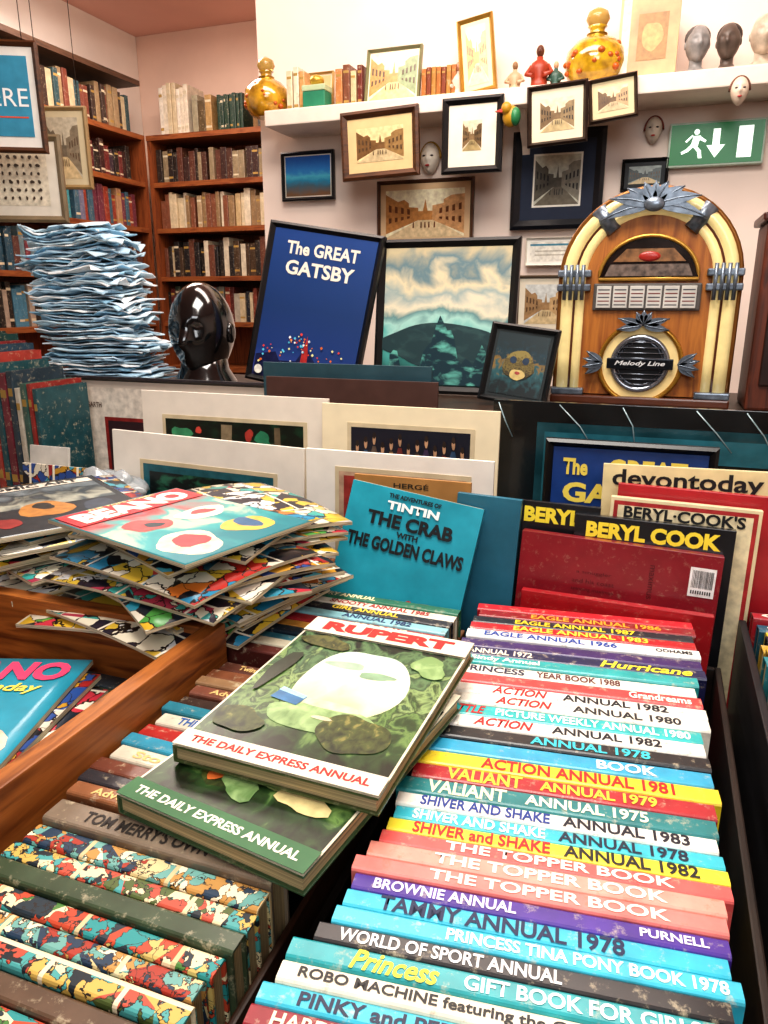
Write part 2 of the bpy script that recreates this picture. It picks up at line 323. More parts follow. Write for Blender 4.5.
glade=ART([(.1,'#8aa468'),(.35,'#c8d4a0'),(.6,'#e8ecd0'),(.85,'#b8d8c8')],5,.6,1,.3)
fern=ART([(.0,'#1a2410'),(.35,'#4a5426'),(.5,'#8a8448'),(.62,'#2a3216'),(1,'#6a6a38')],22,1.2,1,.35)
bank=ART([(.1,'#5c7c48'),(.5,'#a8c488'),(.8,'#7a9a60')],14,.9,1,.35)
def cover1(o,w,h,t,second=False):
    L=[('#dcd4bc',SQ),(cave,[(.012,.09),(.988,.09),(.988,.87),(.012,.87)])]
    if not second:
        L+=[(glade,blob(.53,.53,.27,.28,.07,40,4)),('#a0b8a0',blob(.42,.66,.1,.03,.15,20,21)),('#88a888',blob(.62,.62,.1,.025,.15,20,22)),(bank,blob(.5,.30,.27,.08,.1,30,2)),('#c8ccac',blob(.5,.38,.2,.022,.1,20,5)),
            (fern,blob(.72,.25,.17,.11,.1,34,7)),('#c8c0a0',blob(.53,.3,.05,.012,.1,12,3)),
            ('#2a6a98',[(.20,.36),(.36,.34),(.38,.40),(.22,.43)]),('#9ccad8',[(.21,.41),(.37,.385),(.375,.405),(.22,.435)]),
            (fern,blob(.16,.2,.13,.07,.12,24,9)),(fern,blob(.2,.8,.15,.05,.15,24,11)),(bank,blob(.85,.75,.09,.08,.2,20,12)),('#1c2814',blob(.1,.55,.05,.14,.2,20,15))]
    else:
        L+=[(fern,blob(.3,.4,.22,.2,.12,24,6)),('#b8a458',blob(.2,.5,.1,.12,.12,20,8)),(fern,blob(.75,.5,.18,.2,.12,24,13)),('#9aa868',blob(.6,.3,.12,.07,.12,20,14)),('#c86a34',blob(.3,.24,.06,.05,.15,14,15)),('#d8c890',blob(.75,.24,.12,.06,.2,18,16)),(bank,blob(.45,.2,.1,.05,.2,18,17))]
    patches(L,w,h,'cover_picture',o,(0,0,t+.0004),step=.00012,rough=.3)
    top=t+.0032
    if not second:
        bm=B();box(bm,-w/2,w/2,h*.37,h*.5,top-.0008,top-.0003);ob('title_band',bm,M('#dcd4c0'),o)
        text('RUPERT',w*.8,h*.08,'#c02420',o,(0,h*.435,top),bold=.06)
    hb='#e0d8c4' if not second else '#3c6a44'
    bm=B();box(bm,-w/2,w/2,-h*.5,-h*.415,top-.0008,top-.0003);ob('title_band',bm,M(hb),o)
    text('THE DAILY EXPRESS ANNUAL',w*.88,h*.034,'#b82420' if not second else '#f0ead8',o,(0,-h*.457,top),bold=.03)
b2=flatbook(.19,.285,.018,(-.276,.548,1.0045),rad(-9),'#3c5a3c','green illustrated annual lying flat under another annual',(rad(.4),0));cover1(b2,.19,.285,.018,True)
b1=flatbook(.197,.284,.017,(-.268,.612,1.0265),rad(-2),'#4a5a34','large illustrated annual with pale woodland clearing picture lying flat on top',(rad(.6),0));cover1(b1,.197,.284,.017)
CP=[['#b83028','#d8b840','#2a8ab0','#e4dcc8','#1c1c24','#d07830'],['#2890a8','#c03848','#e4dcc8','#202834','#d8b038','#509848'],['#d8d0bc','#a02c2c','#305090','#c09030','#181820','#50a0b0'],['#a83a50','#40a098','#e0d8c0','#282430','#d0b040','#d8d8d8']]
def CM(i):return COMIC(CP[i%4],3.2+i%3,.3,.16,.11,'#e4dcc8',.002,(i%7)*.9)
z=1.014
NP=22
for i in range(NP):
    t=U(.004,.006);f=i/NP
    if i<NP-1:
        a=rad(78)+U(-.42,.34)
        dx,dy=U(-.045,.03),U(-.06,.07)
        if i in (13,15,17,19):a=rad(58)+U(-.1,.1);dx,dy=-.0,.09+.005*(i-15)
        comic('comic',.215,.285,t,(-.585+dx+.01*f,.82+dy+.02*f,z),(rad(U(-1,1)),rad(U(-.6,.6)),a),CM(i),
          'worn colour comic stacked in a loose splayed pile','comics in the splayed pile',k=-.004-.006*f,ky=-.005)
    z+=t+.0006
top=comic('comic',.21,.275,.005,(-.575,.79,z),(rad(1),0,rad(74)),M('#2f8c94',.3,coat=.3),'teal and red comic on top of the splayed pile','comics in the splayed pile')
bgc=ART([(.1,'#1f7a84'),(.35,'#3aa0a0'),(.5,'#d8ccb0'),(.6,'#48a8a4'),(.8,'#c84848'),(1,'#2a7a84')],4,1,1,.3)
patches([(bgc,SQ),('#e0d0b0',blob(.25,.2,.2,.16,.1,22,23)),('#b83a40',blob(.28,.22,.1,.1,.15,18,3)),('#d8b048',blob(.72,.2,.16,.12,.1,20,25)),('#2a5a80',blob(.74,.22,.08,.08,.15,16,6)),('#e8dcc8',blob(.7,.52,.17,.1,.12,22,8)),('#c84a48',blob(.3,.55,.14,.1,.15,22,9)),('#1f3038',blob(.33,.53,.06,.04,.15,14,10)),('#c84848',blob(.72,.53,.08,.04,.2,16,12))],.205,.27,'cover_picture',top,(0,0,.0053),step=.00008)
bm=B();box(bm,-.1,.1,.07,.13,.0,.0004);ob('title_band',bm,M('#c83036',.35),top,(0,0,.0063))
text('BEANO',.175,.046,'#efe8d8',top,(0,.098,.0071),bold=.06);text('THE TOPS COMIC',.11,.006,'#f4e8a0',top,(0,.126,.0071))
z=1.012
for i in range(15):
    t=U(.005,.008)
    o=comic('magazine',.225,.3,t,(-.87+U(-.02,.02),.89+U(-.03,.03),z),(0,0,rad(60)+U(-.2,.2)),CM(i+1) if i<14 else M('#20242c',.25,coat=.4),'glossy magazine in a neat pile' if i<14 else 'glossy magazine with dark cover on top of a pile','magazines in the pile',cat='magazine',k=-.003 if i<14 else 0);z+=t+.0006
patches([('#202428',SQ),(ART([(.1,'#1c1e20'),(.4,'#4a5458'),(.55,'#a8a898'),(.7,'#30383c'),(.9,'#7a8488')],6,.7,1),[(.04,.45),(.96,.45),(.96,.86),(.04,.86)]),('#b07838',blob(.45,.38,.16,.17,.12,20,3)),('#2a2620',blob(.45,.44,.07,.07,.12,14,5)),('#d8d0c0',[(.04,.87),(.96,.87),(.96,.97),(.04,.97)]),('#3c4450',blob(.78,.27,.12,.14,.12,20,6)),('#8a2c28',blob(.15,.2,.08,.1,.12,16,7))],.22,.29,'cover_picture',o,(0,0,t+.0004),step=.0001)
text('COMIC ART',.16,.02,'#303030',o,(0,.122,t+.0018))
for i in range(3):
    o=comic('comic',.22,.29,.006,(-.672-.01*i,.475+.01*i,.964+.0075*i),(0,0,rad(8+5*i)),CM(i+1) if i<2 else M('#2f94ac',.3,coat=.3),'blue comic lying flat in pine crate','comics lying in the pine crate')
patches([('#e8c8b0',blob(.74,.32,.2,.18,.1,20,2)),('#c83048',blob(.3,.35,.22,.2,.12,22,4)),('#f0d048',blob(.3,.3,.1,.1,.15,16,5)),('#1c2c40',blob(.72,.3,.08,.1,.15,16,6))],.22,.29,'cover_picture',o,(0,-.01,.0064),step=.0001)
text('BEANO',.17,.045,'#e04870',o,(.01,.112,.0075),bold=.05);text('Monday',.1,.024,'#f0d858',o,(.03,.07,.0075),shear=.2)
# ---------- standing display pieces
RV=(math.pi/2,0,0)
def frame(name,xc,zb,y,w,h,fw,fh,mh,mw,pic,label,cat='picture',lean=0,roll=0,yaw=0,group=None,d=.018,metal=0,wood=None,rough=.35,picrough=.3,inner=None):
    bm=B()
    o0=[(-w/2,0),(w/2,0),(w/2,h),(-w/2,h)];i0=[(-w/2+fw,fw),(w/2-fw,fw),(w/2-fw,h-fw),(-w/2+fw,h-fw)]
    for k in range(4):
        a,b2,c,e=o0[k],o0[(k+1)%4],i0[(k+1)%4],i0[k]
        m1=[(a[0]*.6+e[0]*.4,a[1]*.6+e[1]*.4),(b2[0]*.6+c[0]*.4,b2[1]*.6+c[1]*.4)]
        V=lambda p,yy:bm.verts.new((p[0],yy,p[1]))
        bm.faces.new([V(a,0),V(b2,0),V(b2,-d*.75),V(a,-d*.75)])
        bm.faces.new([V(a,-d*.75),V(b2,-d*.75),V(m1[1],-d),V(m1[0],-d)])
        bm.faces.new([V(m1[0],-d),V(m1[1],-d),V(c,-d*.5),V(e,-d*.5)])
        bm.faces.new([V(e,-d*.5),V(c,-d*.5),V(c,0),V(e,0)])
        bm.faces.new([V(e,0),V(c,0),V(b2,0),V(a,0)])
    bmesh.ops.remove_doubles(bm,verts=bm.verts[:],dist=1e-5)
    o=ob(name,bm,wood or M(fh,rough,metal),None,(xc,y,zb),Euler((rad(-lean),rad(roll),rad(yaw))),label,cat,group)
    iw,ih=w-2*fw,h-2*fw
    bm=B();box(bm,-iw/2,iw/2,-d*.4,-.002,fw,h-fw);ob('mount',bm,M(mh,.7,var=.06),o)
    pw,ph=iw-2*mw,ih-2*mw
    if inner:
        bm=B();box(bm,-pw/2-.006,pw/2+.006,-d*.42,-d*.3,fw+mw-.006,h-fw-mw+.006);ob('mount_line',bm,M(inner),o)
    if isinstance(pic,list):patches(pic,pw,ph,'picture',o,(0,-d*.4-.0008,fw+ih/2),RV,rough=picrough,step=.0001)
    elif pic is not None:
        bm=B();box(bm,-pw/2,pw/2,-d*.4-.0012,-d*.4,fw+mw,h-fw-mw);ob('picture',bm,pic,o)
    return o
def street(sky='#e6d6b0',b1='#9a7c58',b2='#b89a70',rd='#c8b48c',dk='#5a4430'):
    L=[(sky,SQ),(rd,[(0,0),(1,0),(.62,.38),(.45,.38)]),(b1,[(0,.08),(.42,.36),(.42,.62),(.3,.64),(.3,.72),(.24,.8),(.16,.76),(0,.92)]),(b2,[(1,.06),(.6,.36),(.6,.66),(.74,.7),(.74,.78),(.84,.86),(1,.88)]),
       (b1,[(.42,.36),(.6,.36),(.6,.55),(.54,.55),(.51,.8),(.48,.55),(.42,.55)])]
    for i in range(4):
        x=.04+.08*i;L.append((dk,[(x,.55-.02*i),(x+.035,.54-.02*i),(x+.035,.68-.03*i),(x,.7-.03*i)]));L.append((dk,[(x,.3+.03*i),(x+.035,.32+.03*i),(x+.035,.42+.01*i),(x,.42+.01*i)]))
        x=.93-.08*i;L.append((dk,[(x,.55-.02*i),(x+.035,.56-.02*i),(x+.035,.7-.03*i),(x,.68-.03*i)]));L.append((dk,[(x,.3+.03*i),(x+.035,.28+.03*i),(x+.035,.42),(x,.42)]))
    for x in (.45,.55,.62,.35,.5):L.append((dk,[(x,.2),(x+.02,.2),(x+.018,.32),(x+.004,.32)]))
    return L
sea=ART([(.05,'#7a5a40'),(.25,'#4a6a7a'),(.38,'#2a8ab0'),(.5,'#50b0c8'),(.62,'#3080c0'),(.9,'#2060b0')],5,.25,2)
WD=WOOD('#2a160c','#5a3418','X')
frame('hanging_picture',-1.26,1.77,2.66,.21,.165,.012,'#1a1a1e','#e8e0d0',.004,sea,'small black-framed seascape hanging on the wall')
frame('hanging_picture',-.905,1.80,2.465,.265,.205,.022,'#5a3420','#dcbf8c',.03,street('#e8d09c','#7a5a38','#98784c'),'walnut-framed sepia street print hung from the shelf',wood=WD,roll=-2)
frame('hanging_picture',-.605,1.80,2.465,.19,.215,.02,'#121214','#e8e0cc',.045,street('#d8ccb0','#806848','#6a5438','#a89468','#2a2018'),'black-framed small print hung from the shelf')
frame('hanging_picture',-.815,1.60,2.66,.35,.22,.012,'#4a2c1a','#d8b890',.02,street('#f0e0c0','#b88048','#c89868','#d8c098','#6a3c20'),'wide framed town print hanging behind other frames')
frame('hanging_picture',-.345,1.865,2.465,.175,.165,.013,'#2a1c16','#e0d4b8',.025,street('#d8ccb0','#786040','#8a7450','#b8a478','#302418'),'small dark framed sepia print hung from the shelf',roll=-3)
frame('hanging_picture',-.187,1.92,2.465,.135,.115,.01,'#2a1812','#d8c8a0',.016,street('#e0cca4','#6a5030'),'tiny dark framed print hung from the shelf',roll=-6)
frame('hanging_picture',-.365,1.645,2.66,.295,.3,.03,'#10121a','#1c2840',.045,street('#c8c8b8','#5a5448','#8a8474','#706858','#201c18'),'large dark framed street print with white mount on the wall',inner='#e8e4d8')
frame('hanging_picture',-.095,1.75,2.665,.14,.095,.01,'#141416','#303438',.012,street('#8a9490','#3a4444','#505a58'),'small dark picture below the shelf beside the exit sign')
frame('hanging_picture',-.38,1.31,2.66,.2,.19,.01,'#5a4a38','#d8d0bc',.02,street('#c8ccc8'),'thin framed print on the wall behind the posters')
frame('hanging_picture',-.36,1.53,2.66,.19,.09,.004,'#e8e4d8','#f2efe6',.01,[('#e8e4d8',SQ),('#4a8aa0',[(0,.8),(1,.8),(1,.9),(0,.9)]),('#b8b0a0',[(.1,.3),(.9,.3),(.9,.36),(.1,.36)]),('#b8b0a0',[(.1,.5),(.9,.5),(.9,.56),(.1,.56)])],'white printed card pinned on the wall')
frame('leaning_picture',-.60,2.036,2.52,.115,.235,.012,'#b08a40','#e8d4a4',.014,street('#f0dca8','#c89850','#d8b070'),'tall narrow gilt-framed print leaning on the shelf',lean=14,roll=-9,rough=.3,metal=.6)
frame('leaning_picture',-.90,2.036,2.55,.19,.175,.01,'#7a7a58','#f0e4c8',.004,street('#f0e0b8','#b89050','#88986c','#d8c088'),'pale watercolour of street leaning on the shelf',lean=12)
frame('leaning_picture',-1.19,2.036,2.62,.1,.14,.006,'#b89858','#e8d8b8',.006,ART([(.2,'#c8a060'),(.5,'#e8d0a0'),(.8,'#d8b888')],5,.6),'small golden printed card leaning at the back of the shelf',lean=8)
gats=frame('framed_poster',-.825,1.206,1.66,.298,.385,.015,'#0e0e10','#1c4480',.001,None,'black-framed blue poster with white title leaning on the ledge',lean=9,roll=9)
pm=ART([(.0,'#20204a'),(.06,'#3a4a9c'),(.2,'#1c3c7c'),(.5,'#173a70'),(.8,'#1b407c'),(1,'#204688')],5,.15,2,.5)
bm=B();box(bm,-.134,.134,-.0095,-.0075,.014,.371);ob('poster_print',bm,pm,gats)
text('The GREAT',.19,.031,'#f0e8d8',gats,(.0,-.011,.33),RV,bold=.03);text('GATSBY',.18,.034,'#f0e8d8',gats,(0,-.011,.284),RV,bold=.03)
L=[]
random.seed(3)
for i in range(90):
    x=U(.03,.97);yy=U(.02,.9)*(1-abs(x-.5)*.9);s=U(.006,.015);L.append((random.choice(['#f4e8a0','#e04838','#60c8e8','#f0f0f0','#e87830']),[(x-s,yy),(x,yy-s*2),(x+s,yy),(x,yy+s*2)]))
L=[('#141c48',[(0,0),(1,0),(1,.35),(.8,.42),(.78,.3),(.62,.36),(.5,.62),(.42,.34),(.25,.3),(.2,.44),(0,.34)]),('#b03030',[(.46,.1),(.54,.1),(.53,.5),(.5,.8),(.47,.5)])]+L
patches(L,.262,.14,'city_lights',gats,(0,-.0105,.088),RV,step=.00005)
patches([('#e8e4d8',blob(.5,.5,.5,.5,0,20))],.022,.022,'price_sticker',gats,(-.115,-.0165,.03),RV)
random.seed(11)
storm=ART([(.0,'#1c3c3c'),(.15,'#3a7a74'),(.3,'#5ab4ac'),(.42,'#acd8cc'),(.5,'#6a9494'),(.58,'#e8dcc0'),(.68,'#a0b0ac'),(.78,'#e4d4b0'),(.88,'#6c8890'),(1,'#ccbc98')],3.6,.6,2,.4)
art=frame('framed_painting',-.475,1.206,1.70,.335,.35,.018,'#0c0c0e','#101012',.001,storm,'black-framed stormy coastal painting leaning on the ledge',lean=7)
rock=ART([(0,'#0e2024'),(.3,'#1c4a50'),(.5,'#3a9a94'),(.62,'#1a3c44'),(.8,'#70c0b0'),(1,'#203a44')],7,1.2,2,.4)
rock2=ART([(0,'#2c4448'),(.4,'#4a6c6a'),(.6,'#8a9c8a'),(1,'#385054')],7,.9,2,.4)
patches([(rock2,blob(.5,.28,.6,.16,.12,60,5)),(rock,[(0,0),(1,0)]+[(1-i/28,.16+.1*math.sin(i*.5)+.045*math.sin(i*1.7+1)+(.26*math.exp(-((i-13)/4.5)**2))) for i in range(29)])],.26,.31,'picture_detail',art,(0,-.0095,.176),RV,step=.0004)
sm=frame('framed_picture',-.285,1.206,1.575,.145,.165,.012,'#16181a','#1d2628',.006,ART([(.1,'#182224'),(.4,'#2a5a60'),(.5,'#8a6a30'),(.62,'#1c3a44'),(.8,'#203034')],9,.8),'small black-framed dark animal picture leaning on the ledge',lean=14,roll=7)
fur=ART([(.2,'#3a3018'),(.45,'#7a6a34'),(.55,'#4a3c1c'),(.8,'#8a7a40')],16,1.2,1,.4)
patches([(fur,blob(.5,.5,.28,.27,.08,24,3)),('#c8b070',blob(.5,.33,.14,.1,.08,18,4)),('#183048',blob(.38,.58,.07,.06,.05,14,5)),('#183048',blob(.62,.58,.07,.06,.05,14,6)),('#a04038',blob(.5,.36,.05,.03,.05,12,7))],.11,.12,'picture_detail',sm,(0,-.0105,.082),RV,step=.0001)
def board(name,xc,zt,y,w,h,matt,label,lean=2,roll=0,t=.006,cat='picture board',zb=None,yaw=0):
    if zb is None:h=(zt-.7825)/math.cos(rad(lean))
    bm=B();box(bm,-w/2,w/2,-t,0,0,h,0,.0008)
    o=ob(name,bm,matt,None,(xc,y,(zt-h*math.cos(rad(lean))) if zb is None else zb),Euler((rad(-lean),rad(roll),rad(yaw))),label,cat)
    o['hh']=h;return o
a=frame('framed_print',-1.03,.7815,1.39,.53,.47,.01,'#14141a','#d8ccbe',.02,None,'black-framed print with white mount and red picture standing in display',d=.016,lean=1)
patches([('#ddd2c4',SQ),('#8a2824',[(.14,.42),(.86,.42),(.86,.84),(.14,.84)]),(ART([(.2,'#1c4a3c'),(.45,'#9a2c28'),(.6,'#c8503c'),(.8,'#3a2428')],7,1,2),[(.16,.44),(.84,.44),(.84,.82),(.16,.82)])],.46,.42,'picture',a,(0,-.0085,.235),RV)
text('HOGARTH',.06,.012,'#5a4438',a,(-.2,-.0102,.405),RV)
board('folder',-.58,1.298,1.36,.36,.50,M('#2a4a54',.5),'dark teal portfolio folder standing behind prints',1)
board('folder',-.56,1.272,1.335,.36,.48,M('#4a302a',.5),'brown card folder standing behind prints',1)
def mounted(xc,zt,y,w,fh,l0,l1,z0,z1,pic,label,ed=None,lean=2,roll=0):
    o=board('mounted_print',xc,zt,y,w,0,M(fh,.75,var=.05),label,lean,roll);h=o['hh']
    cx=(l0+l1)/2-xc;cz=(z0+z1)/2-(zt-h);ww,hh=l1-l0,z1-z0
    bm=B();box(bm,cx-ww/2-.008,cx+ww/2+.008,-.0072,-.006,cz-hh/2-.008,cz+hh/2+.008);ob('inner_mount',bm,M(ed or '#c8b898',.7),o)
    if isinstance(pic,list):patches(pic,ww,hh,'picture',o,(cx,-.0078,cz),RV,step=.0001)
    else:
        bm=B();box(bm,cx-ww/2,cx+ww/2,-.0082,-.007,cz-hh/2,cz+hh/2);ob('picture',bm,pic,o)
    return o
forest=ART([(.0,'#08140c'),(.3,'#123a26'),(.45,'#0a1414'),(.55,'#1c5a40'),(.62,'#8a302a'),(.7,'#0e2a20'),(.85,'#2a6a50'),(1,'#101a1a')],7,1.3,2)
mounted(-.79,1.24,1.27,.425,'#e2d8ca',-.945,-.63,.98,1.185,[(forest,SQ),('#8a7a60',[(.4,.0),(.46,.0),(.5,.97),(.42,.97)]),('#6a5a44',[(.8,.0),(.86,.0),(.84,.97),(.8,.97)]),('#a83a30',blob(.62,.88,.03,.06,.15,14,2)),('#c84a3c',blob(.25,.9,.02,.04,.15,14,3)),('#3a8a60',blob(.12,.86,.07,.07,.2,14,4)),('#2a7a58',blob(.72,.84,.06,.08,.2,14,5))],'white mounted forest print standing in display')
crowd=[(ART([(.3,'#141828'),(.6,'#2a3a50'),(.9,'#5a2c34')],5,.6),SQ)]
for i in range(13):
    x=.02+.074*i;b0=.78+.08*((i*7)%3)/2;crowd+=[(['#6a2c28','#2a4a6a','#5a4a40','#3a2a4a','#8a6a4a'][i%5],[(x,.0),(x+.075,.0),(x+.07,b0-.1),(x+.05,b0-.02),(x+.022,b0-.02),(x+.003,b0-.1)]),('#b89070',blob(x+.036,b0+.04,.014,.05,.05,12,i)),('#2a1c14',blob(x+.036,b0+.075,.015,.03,.05,10,i))]
mounted(-.412,1.236,1.245,.335,'#e6d8b8',-.52,-.295,.99,1.195,crowd,'cream mounted print of posed figures standing in display')
mounted(-.81,1.166,1.185,.425,'#e4dcd0',-.95,-.66,.9,1.105,[('#1c5a64',SQ),(forest,[(.05,.1),(.9,.1),(.9,.93),(.05,.93)])],'white mounted print in front of the row',roll=1.5)
mounted(-.405,1.166,1.165,.34,'#eae4da',-.51,-.28,.9,1.13,[('#b89880',SQ),('#983a34',[(.04,.3),(.16,.3),(.16,.97),(.04,.97)]),('#6a8890',[(.3,.3),(.96,.3),(.96,.97),(.3,.97)]),('#3a3a44',[(.4,.3),(.6,.3),(.55,.85)]),('#c8b070',[(.7,.4),(.9,.4),(.85,.9)])],'white mounted print with pastel street picture')
env=board('card_folder',-.36,1.14,1.10,.2,0,M('#a87840',.7),'brown card sleeve with printed surname behind the comic album',4)
text('HERGÉ',.06,.01,'#3a2a1a',env,(0,-.0068,env['hh']-.013),RV)
tin=board('comic_album',-.372,1.125,.985,.215,.30,M('#2898ac',.3,coat=.4),'turquoise comic album with black title leaning back in crate',17,8,t=.012,cat='book',zb=.843)
dune=ART([(.2,'#8a5a28'),(.5,'#c89048'),(.8,'#e0b870')],6,.6,2)
patches([(dune,[(.0,.0),(1,0),(1,.40),(.85,.44),(.6,.36),(.3,.40),(0,.36)]),('#a87838',blob(.75,.41,.12,.05,.12,18,3)),('#8a5a28',blob(.3,.36,.14,.05,.12,18,4)),('#b83a30',blob(.62,.42,.03,.03,.1,14,6))],.21,.29,'cover_picture',tin,(0,-.0124,.15),RV)
for s,w,h,z in (('THE ADVENTURES OF',.085,.007,.289),('TINTIN',.085,.013,.274),('THE CRAB',.14,.022,.250),('WITH',.035,.009,.231),('THE GOLDEN CLAWS',.19,.022,.211)):
    text(s,w,h,'#101418' if s!='TINTIN' else '#f4f4f0',tin,(0.0,-.0140,z),RV,bold=.04)
bm=B();box(bm,-.1055,.1055,-.0115,-.001,.298,.2995);ob('pages',bm,PAGES('#d0c4a8',1),tin,(0,0,.001))
board('comic_album',-.235,1.13,1.065,.10,0,M('#2a6a80',.4),'teal hardback behind the turquoise album',5,2,t=.012,cat='book')
film=M('#0a1012',.16,var=.6,scale=10,bump=1.0,coat=.9)
bw=board('wrapped_poster',.12,1.248,1.31,.78,0,film,'large black poster board wrapped in shiny plastic film',2,0,t=.01)
mt=M('#1c464e',.1,var=.5,scale=12,bump=.6,coat=.6)
patches([(mt,SQ),(M('#2a6470',.12,var=.4,scale=14,bump=.6),[(.02,.04),(.98,.03),(.98,.96),(.02,.96)]),('#0c1214',[(.06,.0),(.94,.0),(.94,.86),(.06,.86)])],.68,.4,'teal_mount',bw,(.03,-.0107,.23),RV,rough=.12)
random.seed(4)
for q in range(7):
    bm=B();x0=-.37+.1*q+U(-.02,.02);zz=bw['hh']-.012
    tube(bm,[(x0,-.0105,zz+.008),(x0+U(.01,.04),-.0115,zz-U(.02,.03)),(x0+U(.02,.07),-.0105,zz-U(.05,.09))],.0012,6);ob('film_crease',bm,M('#8aa0a4',.1,var=.3,coat=1),bw)
gp=frame('framed_poster',-.03,.85,1.232,.265,.35,.013,'#08080a','#1c4480',.001,None,'small black-framed blue poster with yellow title behind magazines',lean=2)
bm=B();box(bm,-.119,.119,-.0095,-.0075,.014,.336);ob('poster_print',bm,M('#1a3f80',.4),gp)
text('The',.04,.028,'#f0d860',gp,(-.082,-.011,.305),RV,bold=.04);text('GREAT',.12,.034,'#f0d860',gp,(.03,-.011,.305),RV,bold=.04);text('GATSBY',.2,.034,'#f0d860',gp,(0,-.011,.262),RV,bold=.04)
dev=board('magazine',.085,1.178,1.16,.285,0,M('#e8d8a4',.3,coat=.3),'cream magazine with large black title standing upright',3,-1,t=.006,cat='magazine')
text('devontoday',.212,.034,'#181818',dev,(-.022,-.0068,dev['hh']-.024),RV,bold=.02)
rb=board('binder',.09,1.150,1.13,.27,0,M('#b0202a',.35,coat=.3),'bright red hardback book standing behind other books',4,1,t=.012,cat='book')
bc2=board('hardback_book',.05,1.136,1.10,.205,0,M('#e0d0a8',.35,coat=.3),'cream hardback book with red border and black title',5,1,t=.014,cat='book')
h=bc2['hh'];patches([('#a82a2c',SQ),('#e4d6b0',[(.03,.02),(.97,.02),(.97,.98),(.03,.98)])],.195,.31,'cover_border',bc2,(0,-.0145,h-.16),RV)
text("BERYL·COOK'S",.165,.018,'#141414',bc2,(0,-.0158,h-.02),RV,bold=.03)
bc=board('hardback_book',.01,1.110,1.075,.22,0,M('#15161a',.3,coat=.4),'black hardback book with yellow title standing upright',6,1,t=.016,cat='book');h=bc['hh']
text('BERYL COOK',.185,.024,'#f0dc40',bc,(0,-.0168,h-.02),RV,bold=.05)
bc3=board('hardback_book',-.125,1.122,1.088,.12,0,M('#17181c',.3,coat=.4),'black hardback book with yellow title mostly hidden',5,1,t=.01,cat='book')
text('BERYL',.085,.024,'#f0dc40',bc3,(-.01,-.0108,bc3['hh']-.02),RV,bold=.05)
rd=board('hardback_book',-.038,1.080,1.052,.28,0,M('#861a26',.3,var=.12,coat=.35,wear=.2),'large dark red hardback with barcode sticker leaning back',7,2,t=.02,cat='book');h=rd['hh']
for s,w,dx,dz in (('a smuggler',.05,-.03,.05),('and his coast',.06,-.03,.063),('spinning maximus',.06,-.03,.076)):text(s,w,.006,'#5a0c14',rd,(dx,-.0208,h-dz),RV,bold=0)
text('maximus',.05,.009,'#5a0c14',rd,(.05,-.0208,h-.05),(math.pi/2,math.pi/2,0),bold=0)
st=[('#f4f0ea',SQ)]
x=.1
while x<.9:
    w=U(.01,.035);st.append(('#101010',[(x,.3),(x+w,.3),(x+w,.9),(x,.9)]));x+=w+U(.012,.03)
for q in range(9):st.append(('#202020',[(.1+q*.09,.1),(.15+q*.09,.1),(.15+q*.09,.22),(.1+q*.09,.22)]))
patches(st,.034,.042,'barcode_sticker',rd,(.116,-.0208,h-.04),RV,step=.00005)
board('hardback_book',-.03,1.010,1.018,.26,0,M('#a01820',.35,coat=.3,wear=.3),'red hardback book at the end of the annual row',3,1,t=.014,cat='book')
board('picture_board',.28,1.09,1.20,.2,0,M('#c8c8c8',.5),'white card print standing beside magazines',4)
board('hardback_book',.26,1.06,1.165,.2,0,M('#1a2028',.4),'dark hardback book standing beside red books',4,t=.014,cat='book')
# ---------- ledge, table
def struct(name,bm,mat):return ob(name,bm,mat,kind='structure')
bm=B();box(bm,-1.9,1.3,1.42,1.98,1.165,1.204,0,.004);tb=ob('sideboard',bm,WOOD('#1e140e','#3a281c','X'),None,label='dark wooden sideboard behind the table holding posters',cat='sideboard')
bm=B();box(bm,-1.85,1.25,1.46,1.94,0,1.165,0,.004);ob('body',bm,WOOD('#1a100c','#30201a','Z'),tb)
bm=B();box(bm,-2.1,1.2,-.1,1.415,.745,.78,0,.004);tb=ob('display_table',bm,WOOD('#2a1a10','#4a3020','X'),None,label='long dark wooden table carrying the book crates',cat='table')
for (x,yy) in ((-2.02,-.02),(1.12,-.02),(-2.02,1.33),(1.12,1.33)):
    bm=B();box(bm,x-.04,x+.04,yy-.04,yy+.04,0,.745,0,.004);ob('leg',bm,WOOD('#2a1a10','#4a3020','Z'),tb)
# ---------- room
wallm=M('#f2e0d4',.8,var=.05,scale=4,bump=.15)
bm=B();box(bm,-1.46,2.3,2.68,4.1,0,2.85);struct('wall_back',bm,wallm)
bm=B();box(bm,-3.05,-1.462,4.0,4.1,0,2.85);struct('wall_rear',bm,M('#f2d6c4',.8,var=.05,scale=4))
bm=B();box(bm,-3.05,-2.952,-2.6,3.998,0,2.85);struct('wall_left',bm,M('#f2eae0',.8,var=.05,scale=4))
bm=B();box(bm,2.2,2.3,-2.6,2.678,0,2.85);struct('wall_right',bm,wallm)
bm=B();box(bm,-3.05,2.3,-2.7,-2.602,0,2.85);struct('wall_front',bm,M('#8a7a70',.8))
bm=B();box(bm,-3.05,2.3,-2.7,4.1,-.1,-.001);struct('floor',bm,WOOD('#3a2418','#5a3c28','Y',3))
bm=B();box(bm,-3.05,2.3,-2.7,4.1,2.851,2.95);struct('ceiling',bm,M('#f0c2b4',.8,var=.04,scale=3))
